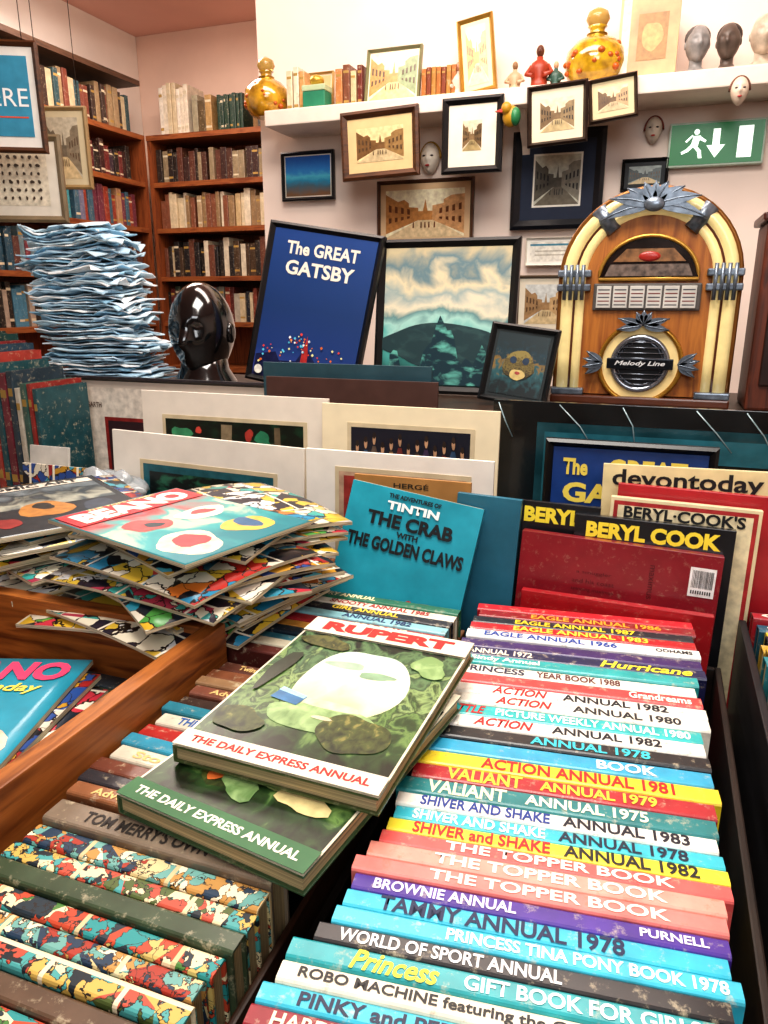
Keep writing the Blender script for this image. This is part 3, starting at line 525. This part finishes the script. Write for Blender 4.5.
# ---------- bookcases
def bookcase(x0,x1,y0,y1,ztop,shelves,face,label):
    W1=WOOD('#5a2c18','#8a4c28','Z');W2=WOOD('#6a341c','#96582e','X' if face=='Y' else 'Y')
    bm=B();t=.025
    if face=='Y':
        box(bm,x0,x1,y1-.012,y1,0,ztop);box(bm,x0,x0+t,y0,y1-.012,0,ztop);box(bm,x1-t,x1,y0,y1-.012,0,ztop)
    else:
        box(bm,x0,x0+.012,y0,y1,0,ztop);box(bm,x0+.012,x1,y0,y0+t,0,ztop);box(bm,x0+.012,x1,y1-t,y1,0,ztop)
    o=ob('bookcase',bm,W1,None,label=label,cat='bookcase')
    for z in list(shelves)+[ztop+t]:
        bm=B()
        if z>ztop:box(bm,x0,x1,y0-.005,y1,ztop,ztop+t)
        elif face=='Y':box(bm,x0+t,x1-t,y0,y1-.012,z-t,z)
        else:box(bm,x0+.012,x1,y0+t,y1-t,z-t,z)
        ob('shelf',bm,W2,o)
    return o
SH=[2.035,1.80,1.545,1.30,1.05,.7,.35,.06]
bookcase(-2.715,-1.66,3.70,3.98,2.245,SH,'Y','reddish wooden bookcase packed with old books in the alcove')
bookcase(-2.945,-2.72,2.3,3.69,2.245,SH,'X','reddish wooden bookcase along the side wall full of old books')
BC=['#5a2420','#2a2420','#8a7050','#c0b090','#3a4a3a','#7a3a2a','#1e2430','#b89868','#d0c4ac','#4a3020','#6a6a60','#242020','#8a3a2a','#40506a','#a8a090']
def row(face,a0,a1,fix,z,h0,h1,grp,colors=BC,dep=.16,t0=.019,t1=.038):
    a=a0
    while a<a1-.03:
        T=U(t0,t1);h=U(h0,h1);hx=random.choice(colors)
        if a+T>a1:break
        bd=random.choice([None,'#a88848',None,None,'#c8bca0'])
        lb='old hardback book standing on wooden shelf'
        if face=='Y':book('book',h,dep,T,hx,(a+T/2,fix+U(0,.02),z+h/2+.0005),RS,lb,grp,parts=False,bandc=bd)
        else:book('book',h,dep,T,hx,(fix-U(0,.02),a+T/2,z+h/2+.0005),RX,lb,grp,parts=False,bandc=bd)
        a+=T+.0012+(U(.01,.03) if random.random()<.05 else 0)
for k,(z,h0,h1) in enumerate([(2.035,.12,.175),(1.80,.14,.19),(1.545,.15,.205),(1.30,.15,.2)]):
    cs=[['#3a2420','#4a2c22','#2a201c','#8a7a60','#5a3428'],['#b8a078','#d0c4ac','#8a7050','#c8b898','#7a4a34','#a89070'],['#4a3828','#2a2420','#c0b090','#d0c4ac','#242020','#6a4030'],BC][k]
    row('Y',-2.685,-1.94,3.73,z,h0,h1,'books in the alcove bookcase',cs)
for k,(z,h0,h1) in enumerate([(2.035,.12,.17),(1.80,.14,.19),(1.545,.15,.2),(1.30,.15,.2)]):
    cs=[['#5a1e22','#3a1e1c','#2a201c','#6a2a28','#40303a'],['#8a3828','#3a5a6a','#3a8088','#6a6a80','#a88060','#6a3040'],['#2a4a5a','#7a3a44','#688088','#5a3a34'],['#2a2420','#4a7a90','#a09080']][k]
    row('X',2.7 if k<2 else 2.36,3.65,-2.745,z,h0,h1,'books in the side wall bookcase',cs,.14,.024,.04)
row('X',2.7,3.64,-2.745,2.2705,.15,.2,'books on top of the side bookcase',['#2c4a50','#7a4234','#b8a888','#3a2a24','#988060'],.14,.024,.04)
row('Y',-2.66,-2.47,3.74,2.2705,.2,.26,'ledgers on top of the bookcase',['#d8cdb8','#e0d8c8','#c8b898'],.16,.02,.03)
row('Y',-2.45,-2.30,3.74,2.2705,.15,.21,'books on top of the bookcase',['#989078','#a88858','#5a4a30'],.16,.02,.05)
row('Y',-2.30,-2.12,3.74,2.2705,.17,.178,'matching dark green volumes on the bookcase',['#1e3a2c','#223c30'],.16,.016,.02)
row('Y',-2.10,-1.94,3.76,2.2705,.12,.17,'books on top of the bookcase',['#5a2a20','#3a3a3a','#7a5a30','#4a5a60'],.14)
bm=B();box(bm,-2.95,-2.7,1.7,3.66,2.50,2.525);ob('wall_shelf',bm,WOOD('#3a2a20','#5a4030','Y'),None,label='dark high wooden shelf along the side wall',cat='shelf')
bm=B();tube(bm,[(-2.95,2.9,2.70),(-2.6,2.94,2.74),(-2.2,3.0,2.78),(-1.9,3.05,2.845)],.012,8);ob('ceiling_pipe',bm,M('#6a6a70',.4,.4),None,label='grey metal pipe running below the ceiling',cat='pipe')
wm=M('#e8dacc',.6,var=.05)
bm=B();box(bm,-1.33,2.19,2.47,2.679,1.985,2.034,0,.004);ws=ob('wall_shelf',bm,wm,None,label='long white painted shelf carrying ornaments and pictures',cat='shelf')
for x in (-.47,.3,1.2):
    bm=B();prism(bm,[(2.678,1.83),(2.678,1.984),(2.52,1.984),(2.56,1.96),(2.64,1.9)],x-.012,x+.012,'X');ob('bracket',bm,wm,ws)
def head(bm,c,s,mi=0,yaw=0,half=False,rotx=0):
    r=bmesh.ops.create_uvsphere(bm,u_segments=36,v_segments=28,radius=1);vs=r['verts']
    g=lambda a,b:math.exp(-(a/b)**2)
    for v in vs:
        x,y,z=v.co;f=max(0,-y)
        nx=x*(.78-.22*max(0,-z)**1.3);ny=y*.92;nz=z*1.18
        if f>0:
            w=f**.5
            ny-=.30*g(x,.13)*g(z+.12,.17)*w+.12*g(x,.09)*g(z-.12,.2)*w
            ny+=.16*(g(x-.34,.17)+g(x+.34,.17))*g(z-.14,.11)*w
            ny-=.07*(g(x-.34,.12)+g(x+.34,.12))*g(z-.12,.06)*w
            ny-=.10*g(x,.22)*g(z+.46,.06)*w+.08*g(x,.2)*g(z+.57,.05)*w-.06*g(x,.2)*g(z+.515,.03)*w
            ny-=.10*g(x,.2)*g(z+.8,.14)*w
            ny-=.05*g(abs(x)-.32,.2)*g(z-.32,.07)*w
        v.co=(nx,ny,nz)
    if half:
        d=[v for v in vs if v.co.y>.12];bmesh.ops.delete(bm,geom=d,context='VERTS');vs=[v for v in vs if v.is_valid]
    Mx=Matrix.Translation(c)@Matrix.Rotation(yaw,4,'Z')@Matrix.Rotation(rotx,4,'X')@Matrix.Diagonal((s,s,s,1))
    bmesh.ops.transform(bm,matrix=Mx,verts=vs)
    for f in set(f for w in vs for f in w.link_faces):f.material_index=mi;f.smooth=True
for (x,z,y,s,hx,lb,hair) in ((-.80,1.885,2.665,.042,'#efe4d4','white face mask with gold trim hanging on the wall','#b08a40'),(-.08,1.925,2.665,.032,'#d8ccbc','small white face mask hanging under the shelf','#7a3a30'),(.14,1.97,2.466,.03,'#e0cdb8','small painted face mask fixed to the shelf edge','#6a4434'),(-.665,1.86,2.665,.024,'#e8c8a8','tiny pale face mask between the hanging frames','#2a6a8a')):
    bm=B();head(bm,(0,0,0),s,0,0,True);o=ob('face_mask',bm,M(hx,.35),None,(x,y,z),label=lb,cat='mask')
    bm=B()
    for sx in (-1,1):ell(bm,(sx*s*.33,-s*.80,s*.13),(s*.14,s*.06,s*.07))
    ob('eyes',bm,M('#2a1a18',.3),o)
    bm=B();ell(bm,(0,-s*.93,-s*.6),(s*.2,s*.08,s*.08));ob('lips',bm,M('#b03030',.3),o)
    bm=B();tube(bm,[(s*.86*math.cos(t),0,s*1.22*math.sin(t)) for t in [math.pi*i/14 for i in range(15)]],s*.1,8);ob('trim',bm,M(hair,.4,.5),o)
bm=B();ell(bm,(0,0,0),(.026,.02,.03));ell(bm,(-.012,-.012,.02),(.016,.016,.018));prism(bm,[(-.02,.02),(-.045,.012),(-.022,.008)],-.022,-.006,'Y',1)
bird=ob('bird_ornament',bm,[M('#b88a20',.4),M('#c84030',.4)],None,(-.485,2.448,1.95),label='small yellow and green bird ornament on shelf edge',cat='ornament')
bm=B();ell(bm,(.014,-.004,-.002),(.016,.02,.026));ob('wing',bm,M('#2a7a4a',.4),bird)
fb=B();ell(fb,(0,0,0),(1,1,.85),u=8,v=6);fme=bpy.data.meshes.new('flower');fb.to_mesh(fme);fb.free();fme.materials.append(M('#b85818',.3))
def jar(x,y,z,s,hx,lb):
    bm=B();pr=[(.3,0),(.42,.04),(.56,.2),(.62,.42),(.58,.66),(.42,.84),(.2,.93),(.15,1.0),(.15,1.08),(.2,1.12)]
    lathe(bm,[(r*s,h*s) for r,h in pr],28)
    o=ob('glass_jar',bm,M(hx,.08,var=.6,scale=30,trans=.3,coat=1),None,(x,y,z),label=lb,cat='jar')
    bm=B();lathe(bm,[(.1*s,1.05*s),(.17*s,1.13*s),(.24*s,1.25*s),(.2*s,1.38*s),(.06*s,1.46*s)],20);ob('stopper',bm,M('#c8a860',.1,trans=.4),o)
    bm=B();lathe(bm,[(.21*s,.9*s),(.23*s,.93*s),(.17*s,.98*s),(.21*s,.985*s)],20);ob('collar',bm,M('#b08830',.3,.8),o)
    random.seed(int(s*1000))
    for i in range(34):
        a=U(0,6.28);h=U(.12,.75);r=.58 if .2<h<.6 else .47
        f=bpy.data.objects.new('flower',fme);COL.objects.link(f);f.parent=o;f.location=(r*s*math.cos(a),r*s*math.sin(a),h*s);q=U(.05,.08)*s;f.scale=(q,q,q)
jar(-1.375,2.58,2.036,.13,'#d8a028','amber glass jar with stopper and orange decoration on shelf')
jar(-.262,2.575,2.036,.145,'#e0a820','large yellow glass decanter with orange decoration on shelf')
random.seed(21)
def sb(x,h,T,hx,W=.12,z=2.0345,lb='small old book standing on the white shelf'):book('book',h,W,T,hx,(x,2.54,z+h/2),RS,lb,'books on the white shelf',parts=False,bandc='#a88848')
for x,h,T,hx in ((-1.268,.13,.022,'#d8c8a8'),(-1.243,.14,.02,'#e0d4bc'),(-1.221,.125,.02,'#c89860')):sb(x,h,T,hx)
for x,h,T,hx in ((-1.085,.12,.025,'#b87a48'),(-1.058,.13,.024,'#7a4a34'),(-1.033,.11,.02,'#d0b890'),(-1.01,.125,.018,'#6a2c20')):sb(x,h,T,hx)
x=-.79
for i in range(7):sb(x,.095+U(-.003,.003),.015,['#a86830','#7a3a20','#a87838'][i%3]);x+=.0165
bm=B();box(bm,-.04,.04,-.03,.03,0,.05,0,.003);o=ob('storage_box',bm,M('#2a8060',.5),None,(-1.155,2.52,2.035),label='small green decorated box on the shelf',cat='box')
bm=B();box(bm,-.042,.042,-.032,.032,.05,.068,0,.003);ob('lid',bm,M('#b8c8a0',.5),o)
bm=B();ell(bm,(0,0,.085),(.025,.025,.018));ob('ornament_knob',bm,M('#c8a040',.3,.5),o)
def figurine(x,s,hx,hh,lb):
    bm=B();lathe(bm,[(.3*s,0),(.32*s,.04*s),(.22*s,.1*s),(.2*s,.3*s),(.26*s,.5*s),(.2*s,.66*s),(.08*s,.74*s),(.08*s,.8*s)],16)
    tube(bm,[(-.2*s,0,.6*s),(-.32*s,-.05*s,.42*s),(-.12*s,-.22*s,.35*s)],.06*s,8);tube(bm,[(.2*s,0,.6*s),(.32*s,-.05*s,.42*s),(.12*s,-.22*s,.35*s)],.06*s,8)
    o=ob('figurine',bm,M(hx,.4),None,(x,2.56,2.035),label=lb,cat='figurine')
    bm=B();head(bm,(0,0,.92*s),.13*s);ob('head',bm,M(hh,.4),o)
figurine(-.68,.1,'#d8c8b8','#c89880','small pale porcelain figurine on the shelf')
figurine(-.425,.12,'#983820','#5a3020','small red-brown figurine on the shelf')
figurine(-.50,.085,'#b8a080','#8a6a4a','tiny carved figurine on the shelf')
figurine(-.375,.075,'#3a5a50','#c8a080','tiny green glazed figurine on the shelf')
o=board('large_book',-.115,2.265,2.57,.165,.228,M('#b89468',.4,var=.4,scale=9),'large tan antique book leaning against the wall',8,0,t=.03,cat='book',zb=2.0355)
patches([('#d8ccb0',[(.0,.0),(.15,0),(.15,1),(0,1)]),('#98703a',[(.3,.2),(.85,.2),(.85,.8),(.3,.8)]),('#b89458',blob(.57,.5,.18,.2,.1,20,4))],.15,.21,'cover_decoration',o,(0,-.0308,.114),RV)
def bust(x,s,hx,lb,yaw,hair=None):
    bm=B();lathe(bm,[(.85*s,0),(.9*s,.12*s),(.6*s,.35*s),(.42*s,.6*s),(.42*s,1.0*s)],20);head(bm,(0,-.1*s,1.9*s),s,0)
    for sx in (-1,1):ell(bm,(sx*.76*s,0,1.9*s),(.08*s,.16*s,.24*s))
    o=ob('bust',bm,M(hx,.35,var=.3,scale=40),None,(x,2.55,2.035),(0,0,yaw),lb,'bust')
    if hair:
        bm=B();ell(bm,(0,.12*s,2.35*s),(.83*s,.92*s,.78*s));ob('hair',bm,M(hair,.6,bump=.8,scale=90),o)
bust(.02,.042,'#8a8886','grey plaster head bust on the shelf',rad(10),'#5a5654')
bust(.102,.041,'#5a4e46','dark bronze head bust with curly hair on the shelf',rad(-8),'#3a302c')
bust(.19,.045,'#c0b09c','cream phrenology head bust on the shelf',rad(5))
bust(.31,.042,'#b0a8a0','pale stone head bust on the shelf',rad(5))
# exit sign
bm=B();box(bm,-.135,.135,-.03,0,0,.125,0,.003)
ex=ob('exit_sign',bm,M('#b8c8b8',.4),None,(.102,2.679,1.812),label='green illuminated exit sign with running figure and arrow',cat='sign')
bm=B();box(bm,-.129,.129,-.0315,-.030,.006,.119);ob('sign_face',bm,M('#046a30',.3,emit=.3,var=.03),ex)
wh='#f0fff4'
def P(lst,nm):
    bm=B()
    for pts in lst:bm.faces.new([bm.verts.new((x,0,z)) for x,z in pts])
    me=bpy.data.meshes.new(nm);bm.to_mesh(me);bm.free();ob(nm,me,M(wh,.4,emit=.8,var=0),ex,(0,-.0322,.0625))
P([[(-.01,.04),(.01,.04),(.01,-.005),(.026,-.005),(0,-.04),(-.026,-.005),(-.01,-.005)]],'down_arrow')
P([[(.06,-.043),(.1,-.043),(.1,.043),(.06,.043)]],'door_symbol')
circ=[(-.056+.008*math.cos(a),.034+.008*math.sin(a)) for a in [i*math.pi/6 for i in range(12)]]
sc=lambda l:[(x*.9,z*.9) for x,z in l]
P([circ,sc([(-.072,.026),(-.05,.026),(-.056,-.006),(-.078,-.002)]),sc([(-.078,0),(-.06,-.004),(-.045,-.02),(-.04,-.044),(-.052,-.044),(-.056,-.024)]),sc([(-.078,0),(-.066,-.004),(-.085,-.022),(-.105,-.03),(-.108,-.022),(-.092,-.014)]),sc([(-.052,.026),(-.03,.01),(-.034,.004),(-.054,.014)]),sc([(-.072,.026),(-.092,.006),(-.098,.01),(-.076,.03)])],'running_figure')
# ---------- jukebox
jk=bpy.data.objects.new('jukebox',None);COL.objects.link(jk);jk.location=(-.036,1.73,1.2045);jk.empty_display_size=.05
jk['label']='retro wooden tabletop jukebox with glowing cream arch tubes';jk['category']='jukebox'
WJ=WOOD('#7a3e16','#b8742e','Z',5);CH=M('#78828e',.3,.6,var=.4,scale=60);BR=M('#5a2c14',.3,coat=.5)
def arch(R,cz,n=24,base=0.0):
    return [(-R,base)]+[(R*math.cos(math.pi-math.pi*i/n),cz+R*math.sin(math.pi*i/n)) for i in range(n+1)]+[(R,base)]
def jo(nm,bm,m,label=None,loc=(0,0,0),rot=(0,0,0)):return ob(nm,bm,m,jk,loc,rot,label=label)
CZ=.256
bm=B();prism(bm,arch(.135,CZ,base=.02),-.055,.12,'Y');jo('body',bm,WJ)
bm=B();prism(bm,arch(.168,CZ-.002,base=.012),-.03,.118,'Y');jo('cabinet_shell',bm,M('#4a2412',.35,coat=.4),'dark wood outer shell')
def apath(R,yy,base=.02,cz=CZ):return [(x,yy,z) for x,z in [(-R,base),(-R,.1),(-R,.18)]+arch(R,cz)[1:-1]+[(R,.18),(R,.1),(R,base)]]
tub=M('#ead496',.25,var=.15,emit=.22,coat=.6)
for R,r,m,nm in ((.158,.0135,tub,'arch_tube'),(.132,.0105,tub,'arch_tube'),(.1455,.006,BR,'arch_trim'),(.117,.005,M('#b88838',.25,.7),'arch_trim'),(.174,.005,M('#8a5a28',.3,.5),'arch_trim')):
    bm=B();tube(bm,apath(R,-.05),r,12);jo(nm,bm,m)
for sx in (-1,1):
    for zz in (.24,.268,.025):
        bm=B();box(bm,sx*.145-.034,sx*.145+.034,-.074,-.025,zz-.007,zz+.007,0,.003);jo('tube_clamp',bm,CH,'blue chrome clamp')
    for k in range(4):
        bm=B();tube(bm,[(sx*(.127+.012*k),-.071,.215),(sx*(.127+.012*k),-.074,.285)],.004,8);jo('clamp_rib',bm,CH)
for a in (52,128):
    bm=B();ca,sa=math.cos(rad(a)),math.sin(rad(a))
    tube(bm,[(ca*.118,-.052,CZ+sa*.118),(ca*.174,-.052,CZ+sa*.174)],.0165,10);jo('tube_clamp',bm,CH)
def leaf(bm,x,z,ang,l,w,y=-.072,droop=0):
    pts=[];n=8
    for i in range(n+1):
        t=i/n;pts.append((t*l,math.sin(math.pi*t**.8)*w))
    pts+= [(p[0],-p[1]) for p in pts[-2:0:-1]]
    c,s=math.cos(ang),math.sin(ang)
    prism(bm,[(x+p[0]*c-p[1]*s,z+p[0]*s+p[1]*c-droop*(p[0]/l)**2) for p in pts],y-.006,y,'Y')
    tube(bm,[(x+l*f*c,y-.006,z+l*f*s-droop*f*f) for f in (0,.25,.5,.75,1)],.0015,6)
bm=B()
for i,(a,l,dr) in enumerate(((5,.1,.035),(22,.092,.02),(40,.07,.012),(65,.052,.005),(90,.045,0),(115,.052,.005),(140,.07,.012),(158,.092,.02),(175,.1,.035))):leaf(bm,0,CZ+.138,rad(a),l,.0125,-.074-.002*(i%2),dr)
ell(bm,(0,-.082,CZ+.14),(.02,.008,.014));jo('crown_ornament',bm,CH,'silver grey leaf ornament')
dome=[(.096*math.cos(math.pi*i/20),.256+.084*math.sin(math.pi*i/20)) for i in range(21)]
bm=B();prism(bm,dome,-.06,-.054,'Y');jo('display_window',bm,M('#1c100c',.12,coat=.6,var=.5),'dark domed window')
bm=B();tube(bm,[(x,-.06,z) for x,z in dome],.004,8,closed=True);jo('window_trim',bm,M('#c89a48',.3,.6))
bm=B();prism(bm,[(-.085,.262),(.085,.262),(.075,.285),(-.075,.285)],-.0625,-.060,'Y');jo('record_rack',bm,M('#6a5a50',.35,var=.6,scale=90),'row of discs behind window')
bm=B();prism(bm,[(-.07,.29),(.07,.29),(.045,.315),(-.045,.315)],-.0622,-.060,'Y');jo('record_deck',bm,M('#8a6038',.35,var=.6,scale=60))
bm=B();ell(bm,(0,-.0615,.30),(.022,.004,.01));jo('record_badge',bm,M('#a83028',.3))
bm=B();box(bm,-.105,.105,-.062,-.054,.194,.248,0,.003);jo('title_panel',bm,M('#5a5450',.35),'grey selection panel')
for k in range(6):
    bm=B();box(bm,-.098+k*.033,-.069+k*.033,-.065,-.0621,.199,.243,0,.001);c=jo('selection_card',bm,M('#c8c4bc',.5))
    L=[]
    for q in range(5):L.append(('#7a3a34' if q%2 else '#44444c',[(.1,.12+q*.17),(.9,.12+q*.17),(.9,.17+q*.17),(.1,.17+q*.17)]))
    patches(L,.029,.044,'card_lines',c,(-.0835+k*.033,-.0652,.221),RV,step=.00005)
def disc(r,cz,n=40):return [(r*math.cos(2*math.pi*i/n),cz+r*math.sin(2*math.pi*i/n)) for i in range(n)]
SZ=.087
bm=B();prism(bm,disc(.080,SZ),-.064,-.054,'Y');jo('speaker_panel',bm,M('#e6cc90',.35,emit=.1),'cream round speaker surround')
for r,t,m in ((.081,.005,M('#b88838',.25,.7)),(.054,.006,M('#a0a4ac',.2,.85)),(.045,.003,M('#60646c',.2,.85))):
    bm=B();tube(bm,[(x,-.066,z) for x,z in disc(r,SZ)],t,10,closed=True);jo('speaker_ring',bm,m)
bm=B();prism(bm,disc(.052,SZ),-.067,-.0655,'Y');jo('speaker_cone',bm,M('#101014',.4))
for k in range(-4,5):
    bm=B();z=k*.0108;h=math.sqrt(max(0,.051**2-z*z));tube(bm,[(-h,-.070,SZ+z),(h,-.070,SZ+z)],.0017,6);jo('speaker_bar',bm,M('#80868f',.25,.8))
bm=B();box(bm,-.066,.066,-.076,-.071,SZ-.011,SZ+.011,0,.002);jo('nameplate',bm,M('#30343a',.2,.7))
text('Melody Line',.1,.012,'#e0e0e0',jk,(0,-.0768,SZ),RV,shear=.3)
for sx in (-1,1):
    bm=B()
    for k,a in enumerate((-35,-12,12,35)):leaf(bm,sx*.074,SZ,rad(a if sx>0 else 180-a),.042,.008,-.07-.002*(k%2))
    jo('leaf_ornament',bm,CH)
bm=B()
for a in (60,90,120,-10,15,165,190):leaf(bm,0,SZ+.078,rad(a),.03 if 50<a<130 else .052,.0085,-.07)
jo('leaf_ornament',bm,CH)
bm=B();box(bm,-.18,.18,-.075,.12,0,.018,0,.004);jo('base_plinth',bm,BR)
bm=B();box(bm,-.1,.1,-.08,.08,0,.36,0,.006);o=ob('wooden_case',bm,WOOD('#3a1c12','#6a3420','Z'),None,(.272,1.74,1.2045),label='dark reddish wooden case standing beside the jukebox',cat='case')
bm=B();box(bm,-.08,.08,-.086,-.08,.05,.31,0,.003);ob('front_panel',bm,M('#2a1610',.4),o)
bm=B();box(bm,-.11,.11,-.09,.09,.36,.375,0,.004);ob('lid',bm,M('#4a2218',.35),o)
# ---------- black head
bm=B();head(bm,(0,0,.138),.102,0,0,False,rad(6));lathe(bm,[(.085,0),(.08,.015),(.062,.045),(.055,.09)],28)
for sx in (-1,1):ell(bm,(sx*.079,.0,.136),(.01,.018,.026))
ob('mannequin_head',bm,M('#08080a',.07,var=.1,coat=1),None,(-1.095,1.66,1.2045),(0,0,rad(5)),'glossy black mannequin head on the ledge','mannequin head')
# ---------- paper stack
random.seed(5)
z=1.2055
NS=60
for i in range(NS):
    f=i/NS
    w=.265-.06*f+U(-.025,.025);h=.17+U(-.02,.02)
    bm=B();nx,ny=12,6
    amp=.6+.9*f
    dz=lambda x,y:amp*(.007*noise.noise(Vector((x*16,y*16,f*5.0)))+.005*noise.noise(Vector((x*42,y*42,f*9+9))))*(1+1.3*min(1,(abs(x)/(w/2))**3))
    tops=[];bots=[]
    for a in range(nx+1):
        ta=[];ba=[]
        for b in range(ny+1):
            x=-w/2+w*a/nx;yy=-h/2+h*b/ny;q=dz(x,yy)*min(1,.15+f*6)+.004
            jx=U(-.012,.012) if a in(0,nx) else 0;jy=U(-.008,.008) if b in (0,ny) else 0
            ta.append(bm.verts.new((x+jx,yy+jy,q+.0028)));ba.append(bm.verts.new((x+jx,yy+jy,q)))
        tops.append(ta);bots.append(ba)
    for a in range(nx):
        for b in range(ny):
            bm.faces.new((tops[a][b],tops[a+1][b],tops[a+1][b+1],tops[a][b+1])).smooth=True
            bm.faces.new((bots[a][b],bots[a][b+1],bots[a+1][b+1],bots[a+1][b]))
    for a in range(nx):
        bm.faces.new((bots[a][0],bots[a+1][0],tops[a+1][0],tops[a][0]));bm.faces.new((bots[a][ny],tops[a][ny],tops[a+1][ny],bots[a+1][ny]))
    for b in range(ny):
        bm.faces.new((bots[0][b],tops[0][b],tops[0][b+1],bots[0][b+1]));bm.faces.new((bots[nx][b],bots[nx][b+1],tops[nx][b+1],tops[nx][b]))
    o=ob('paper_bundle',bm,M(['#a4c4d8','#dce8f0','#86b0c8','#eef2f4','#c0d8e4'][i%5],.8),None,(-1.335-.07*f+.012*math.sin(i*.5)+U(-.012,.012),1.60+U(-.01,.01),z),(U(-.02,.02),U(-.03,.03)*f-.06*f,U(-.18,.18)+rad(8)),'crumpled pale blue paper bundle in a tall stack','paper')
    o['group']='paper bundles in the tall stack'
    z+=.0064
# ---------- left hanging signs and frames
def hang(xc,zb,y,w,h,roll,yaw,**k):
    o=frame('hanging_picture',xc,zb,y,w,h,roll=roll,yaw=yaw,**k)
    for sx in (-.35,.35):
        bm=B();tube(bm,[(sx*w,-.003,h-.01),(sx*w,-.003,2.84-zb)],.0012,6);ob('hanging_cord',bm,M('#3a2a22',.6),o)
    return o
s=hang(-1.92,1.845,1.9,.28,.30,0,28,fw=.016,fh='#5a3420',mh='#e8e4dc',mw=.02,pic=None,label='wood-framed blue sign with white lettering hanging from cords',wood=WD)
bm=B();box(bm,-.106,.106,-.0095,-.0075,.045,.26);ob('sign_panel',bm,M('#3a90b0',.4),s)
text('HERE',.155,.048,'#f4f6f6',s,(.022,-.0105,.15),RV,bold=.0)
bm=B();box(bm,-.08,.095,-.0104,-.0096,.095,.099);ob('underline',bm,M('#d85030'),s)
hang(-1.985,1.66,2.0,.32,.26,0,26,fw=.02,fh='#7a6c54',mh='#d8d2c4',mw=.03,pic=[('#d4ccb8',SQ)]+[('#4a4038',blob(.08+.1*i,.14+.15*j,.018+.012*((i*j)%3)/2,.035,.2,8,i*7+j)) for i in range(9) for j in range(6)],label='silver-framed sheet of tiny engravings hanging from cords')
hang(-1.99,1.79,2.25,.18,.26,0,20,fw=.014,fh='#988058',mh='#c8bc9c',mw=.02,pic=street('#b8b09c','#6a6050','#807460'),label='pale gilt-framed print hanging from cords')
bm=B();box(bm,-1.75,-1.20,1.2,1.37,.7815,1.0,0,.004);ob('storage_box',bm,WOOD('#3a2418','#5a3a24','X'),None,label='dark wooden box supporting upright books at the table end',cat='box')
x=-1.49
for i,(h,T,hx) in enumerate(((.355,.03,'#204038'),(.35,.028,'#16302c'),(.345,.034,'#1a3c38'),(.33,.018,'#7a2a2a'),(.325,.02,'#284050'),(.31,.018,'#9a3a30'),(.29,.016,'#204a50'),(.27,.02,'#6a2430'),(.275,.016,'#2a3a44'),(.24,.014,'#b8b0a0'),(.25,.016,'#3a5a50'),(.25,.012,'#8a2a24'),(.24,.012,'#204a50'))):
    if x+T>-1.205:break
    book('large_book',h,.15,T,hx,(x+T/2,1.21,1.0005+h/2),RS,'tall old hardback standing upright at the table end','tall books at the table end',parts=False,bandc='#a08040');x+=T+.002
board('comic_page',-1.16,1.13,1.13,.10,0,M('#c8c4bc',.5),'white printed card standing behind magazines',8)
board('comic_page',-1.12,1.10,1.10,.16,0,COMIC(CP[2],5,.4,.06,.05),'colour comic standing behind magazines',8)
random.seed(9)
bm=B();r=bmesh.ops.create_icosphere(bm,subdivisions=4,radius=1)
for v in r['verts']:
    n=noise.noise(v.co*2.2)*.35+noise.noise(v.co*6)*.16;v.co*=1+n;v.co.x*=.085;v.co.y*=.05;v.co.z*=.045
for f in bm.faces:f.smooth=True
ob('plastic_bag',bm,M('#dfe6ea',.12,trans=.6,var=.05),None,(-1.0,1.135,1.055),label='crumpled clear plastic bag beside the magazines',cat='bag')
# ---------- lights
def area(loc,rot,size,e,col,sy=None):
    l=bpy.data.lights.new('area_light','AREA');l.energy=e;l.size=size;l.color=col  # soft area lamps added to light the room, no fixtures modelled
    if sy:l.shape='RECTANGLE';l.size_y=sy
    o=bpy.data.objects.new('area_light',l);COL.objects.link(o);o.location=loc;o.rotation_euler=rot
area((-.3,.75,2.75),(rad(4),0,0),.9,40,(1,.95,.88))
area((.5,-1.4,2.5),(rad(52),0,rad(8)),1.3,32,(.96,.98,1))  # added front fill from behind the camera, not a ceiling lamp
area((-.5,1.9,2.8),(rad(18),0,0),1.6,25,(1,.86,.77),.4)
area((-2.1,2.8,2.8),(0,0,0),.8,28,(1,.86,.77))
w=bpy.data.worlds.new('world');SC.world=w;w.use_nodes=True;w.node_tree.nodes['Background'].inputs[0].default_value=(.9,.85,.8,1);w.node_tree.nodes['Background'].inputs[1].default_value=.3
SC.view_settings.view_transform='Standard'
try:SC.view_settings.look='Medium High Contrast'
except Exception:pass
cam=bpy.data.cameras.new('camera');cam.sensor_fit='VERTICAL';cam.sensor_height=36;cam.lens=26.02;cam.clip_start=.02
co=bpy.data.objects.new('camera',cam);COL.objects.link(co);co.location=(0,0,1.42);co.rotation_euler=(rad(74),0,rad(20));SC.camera=co
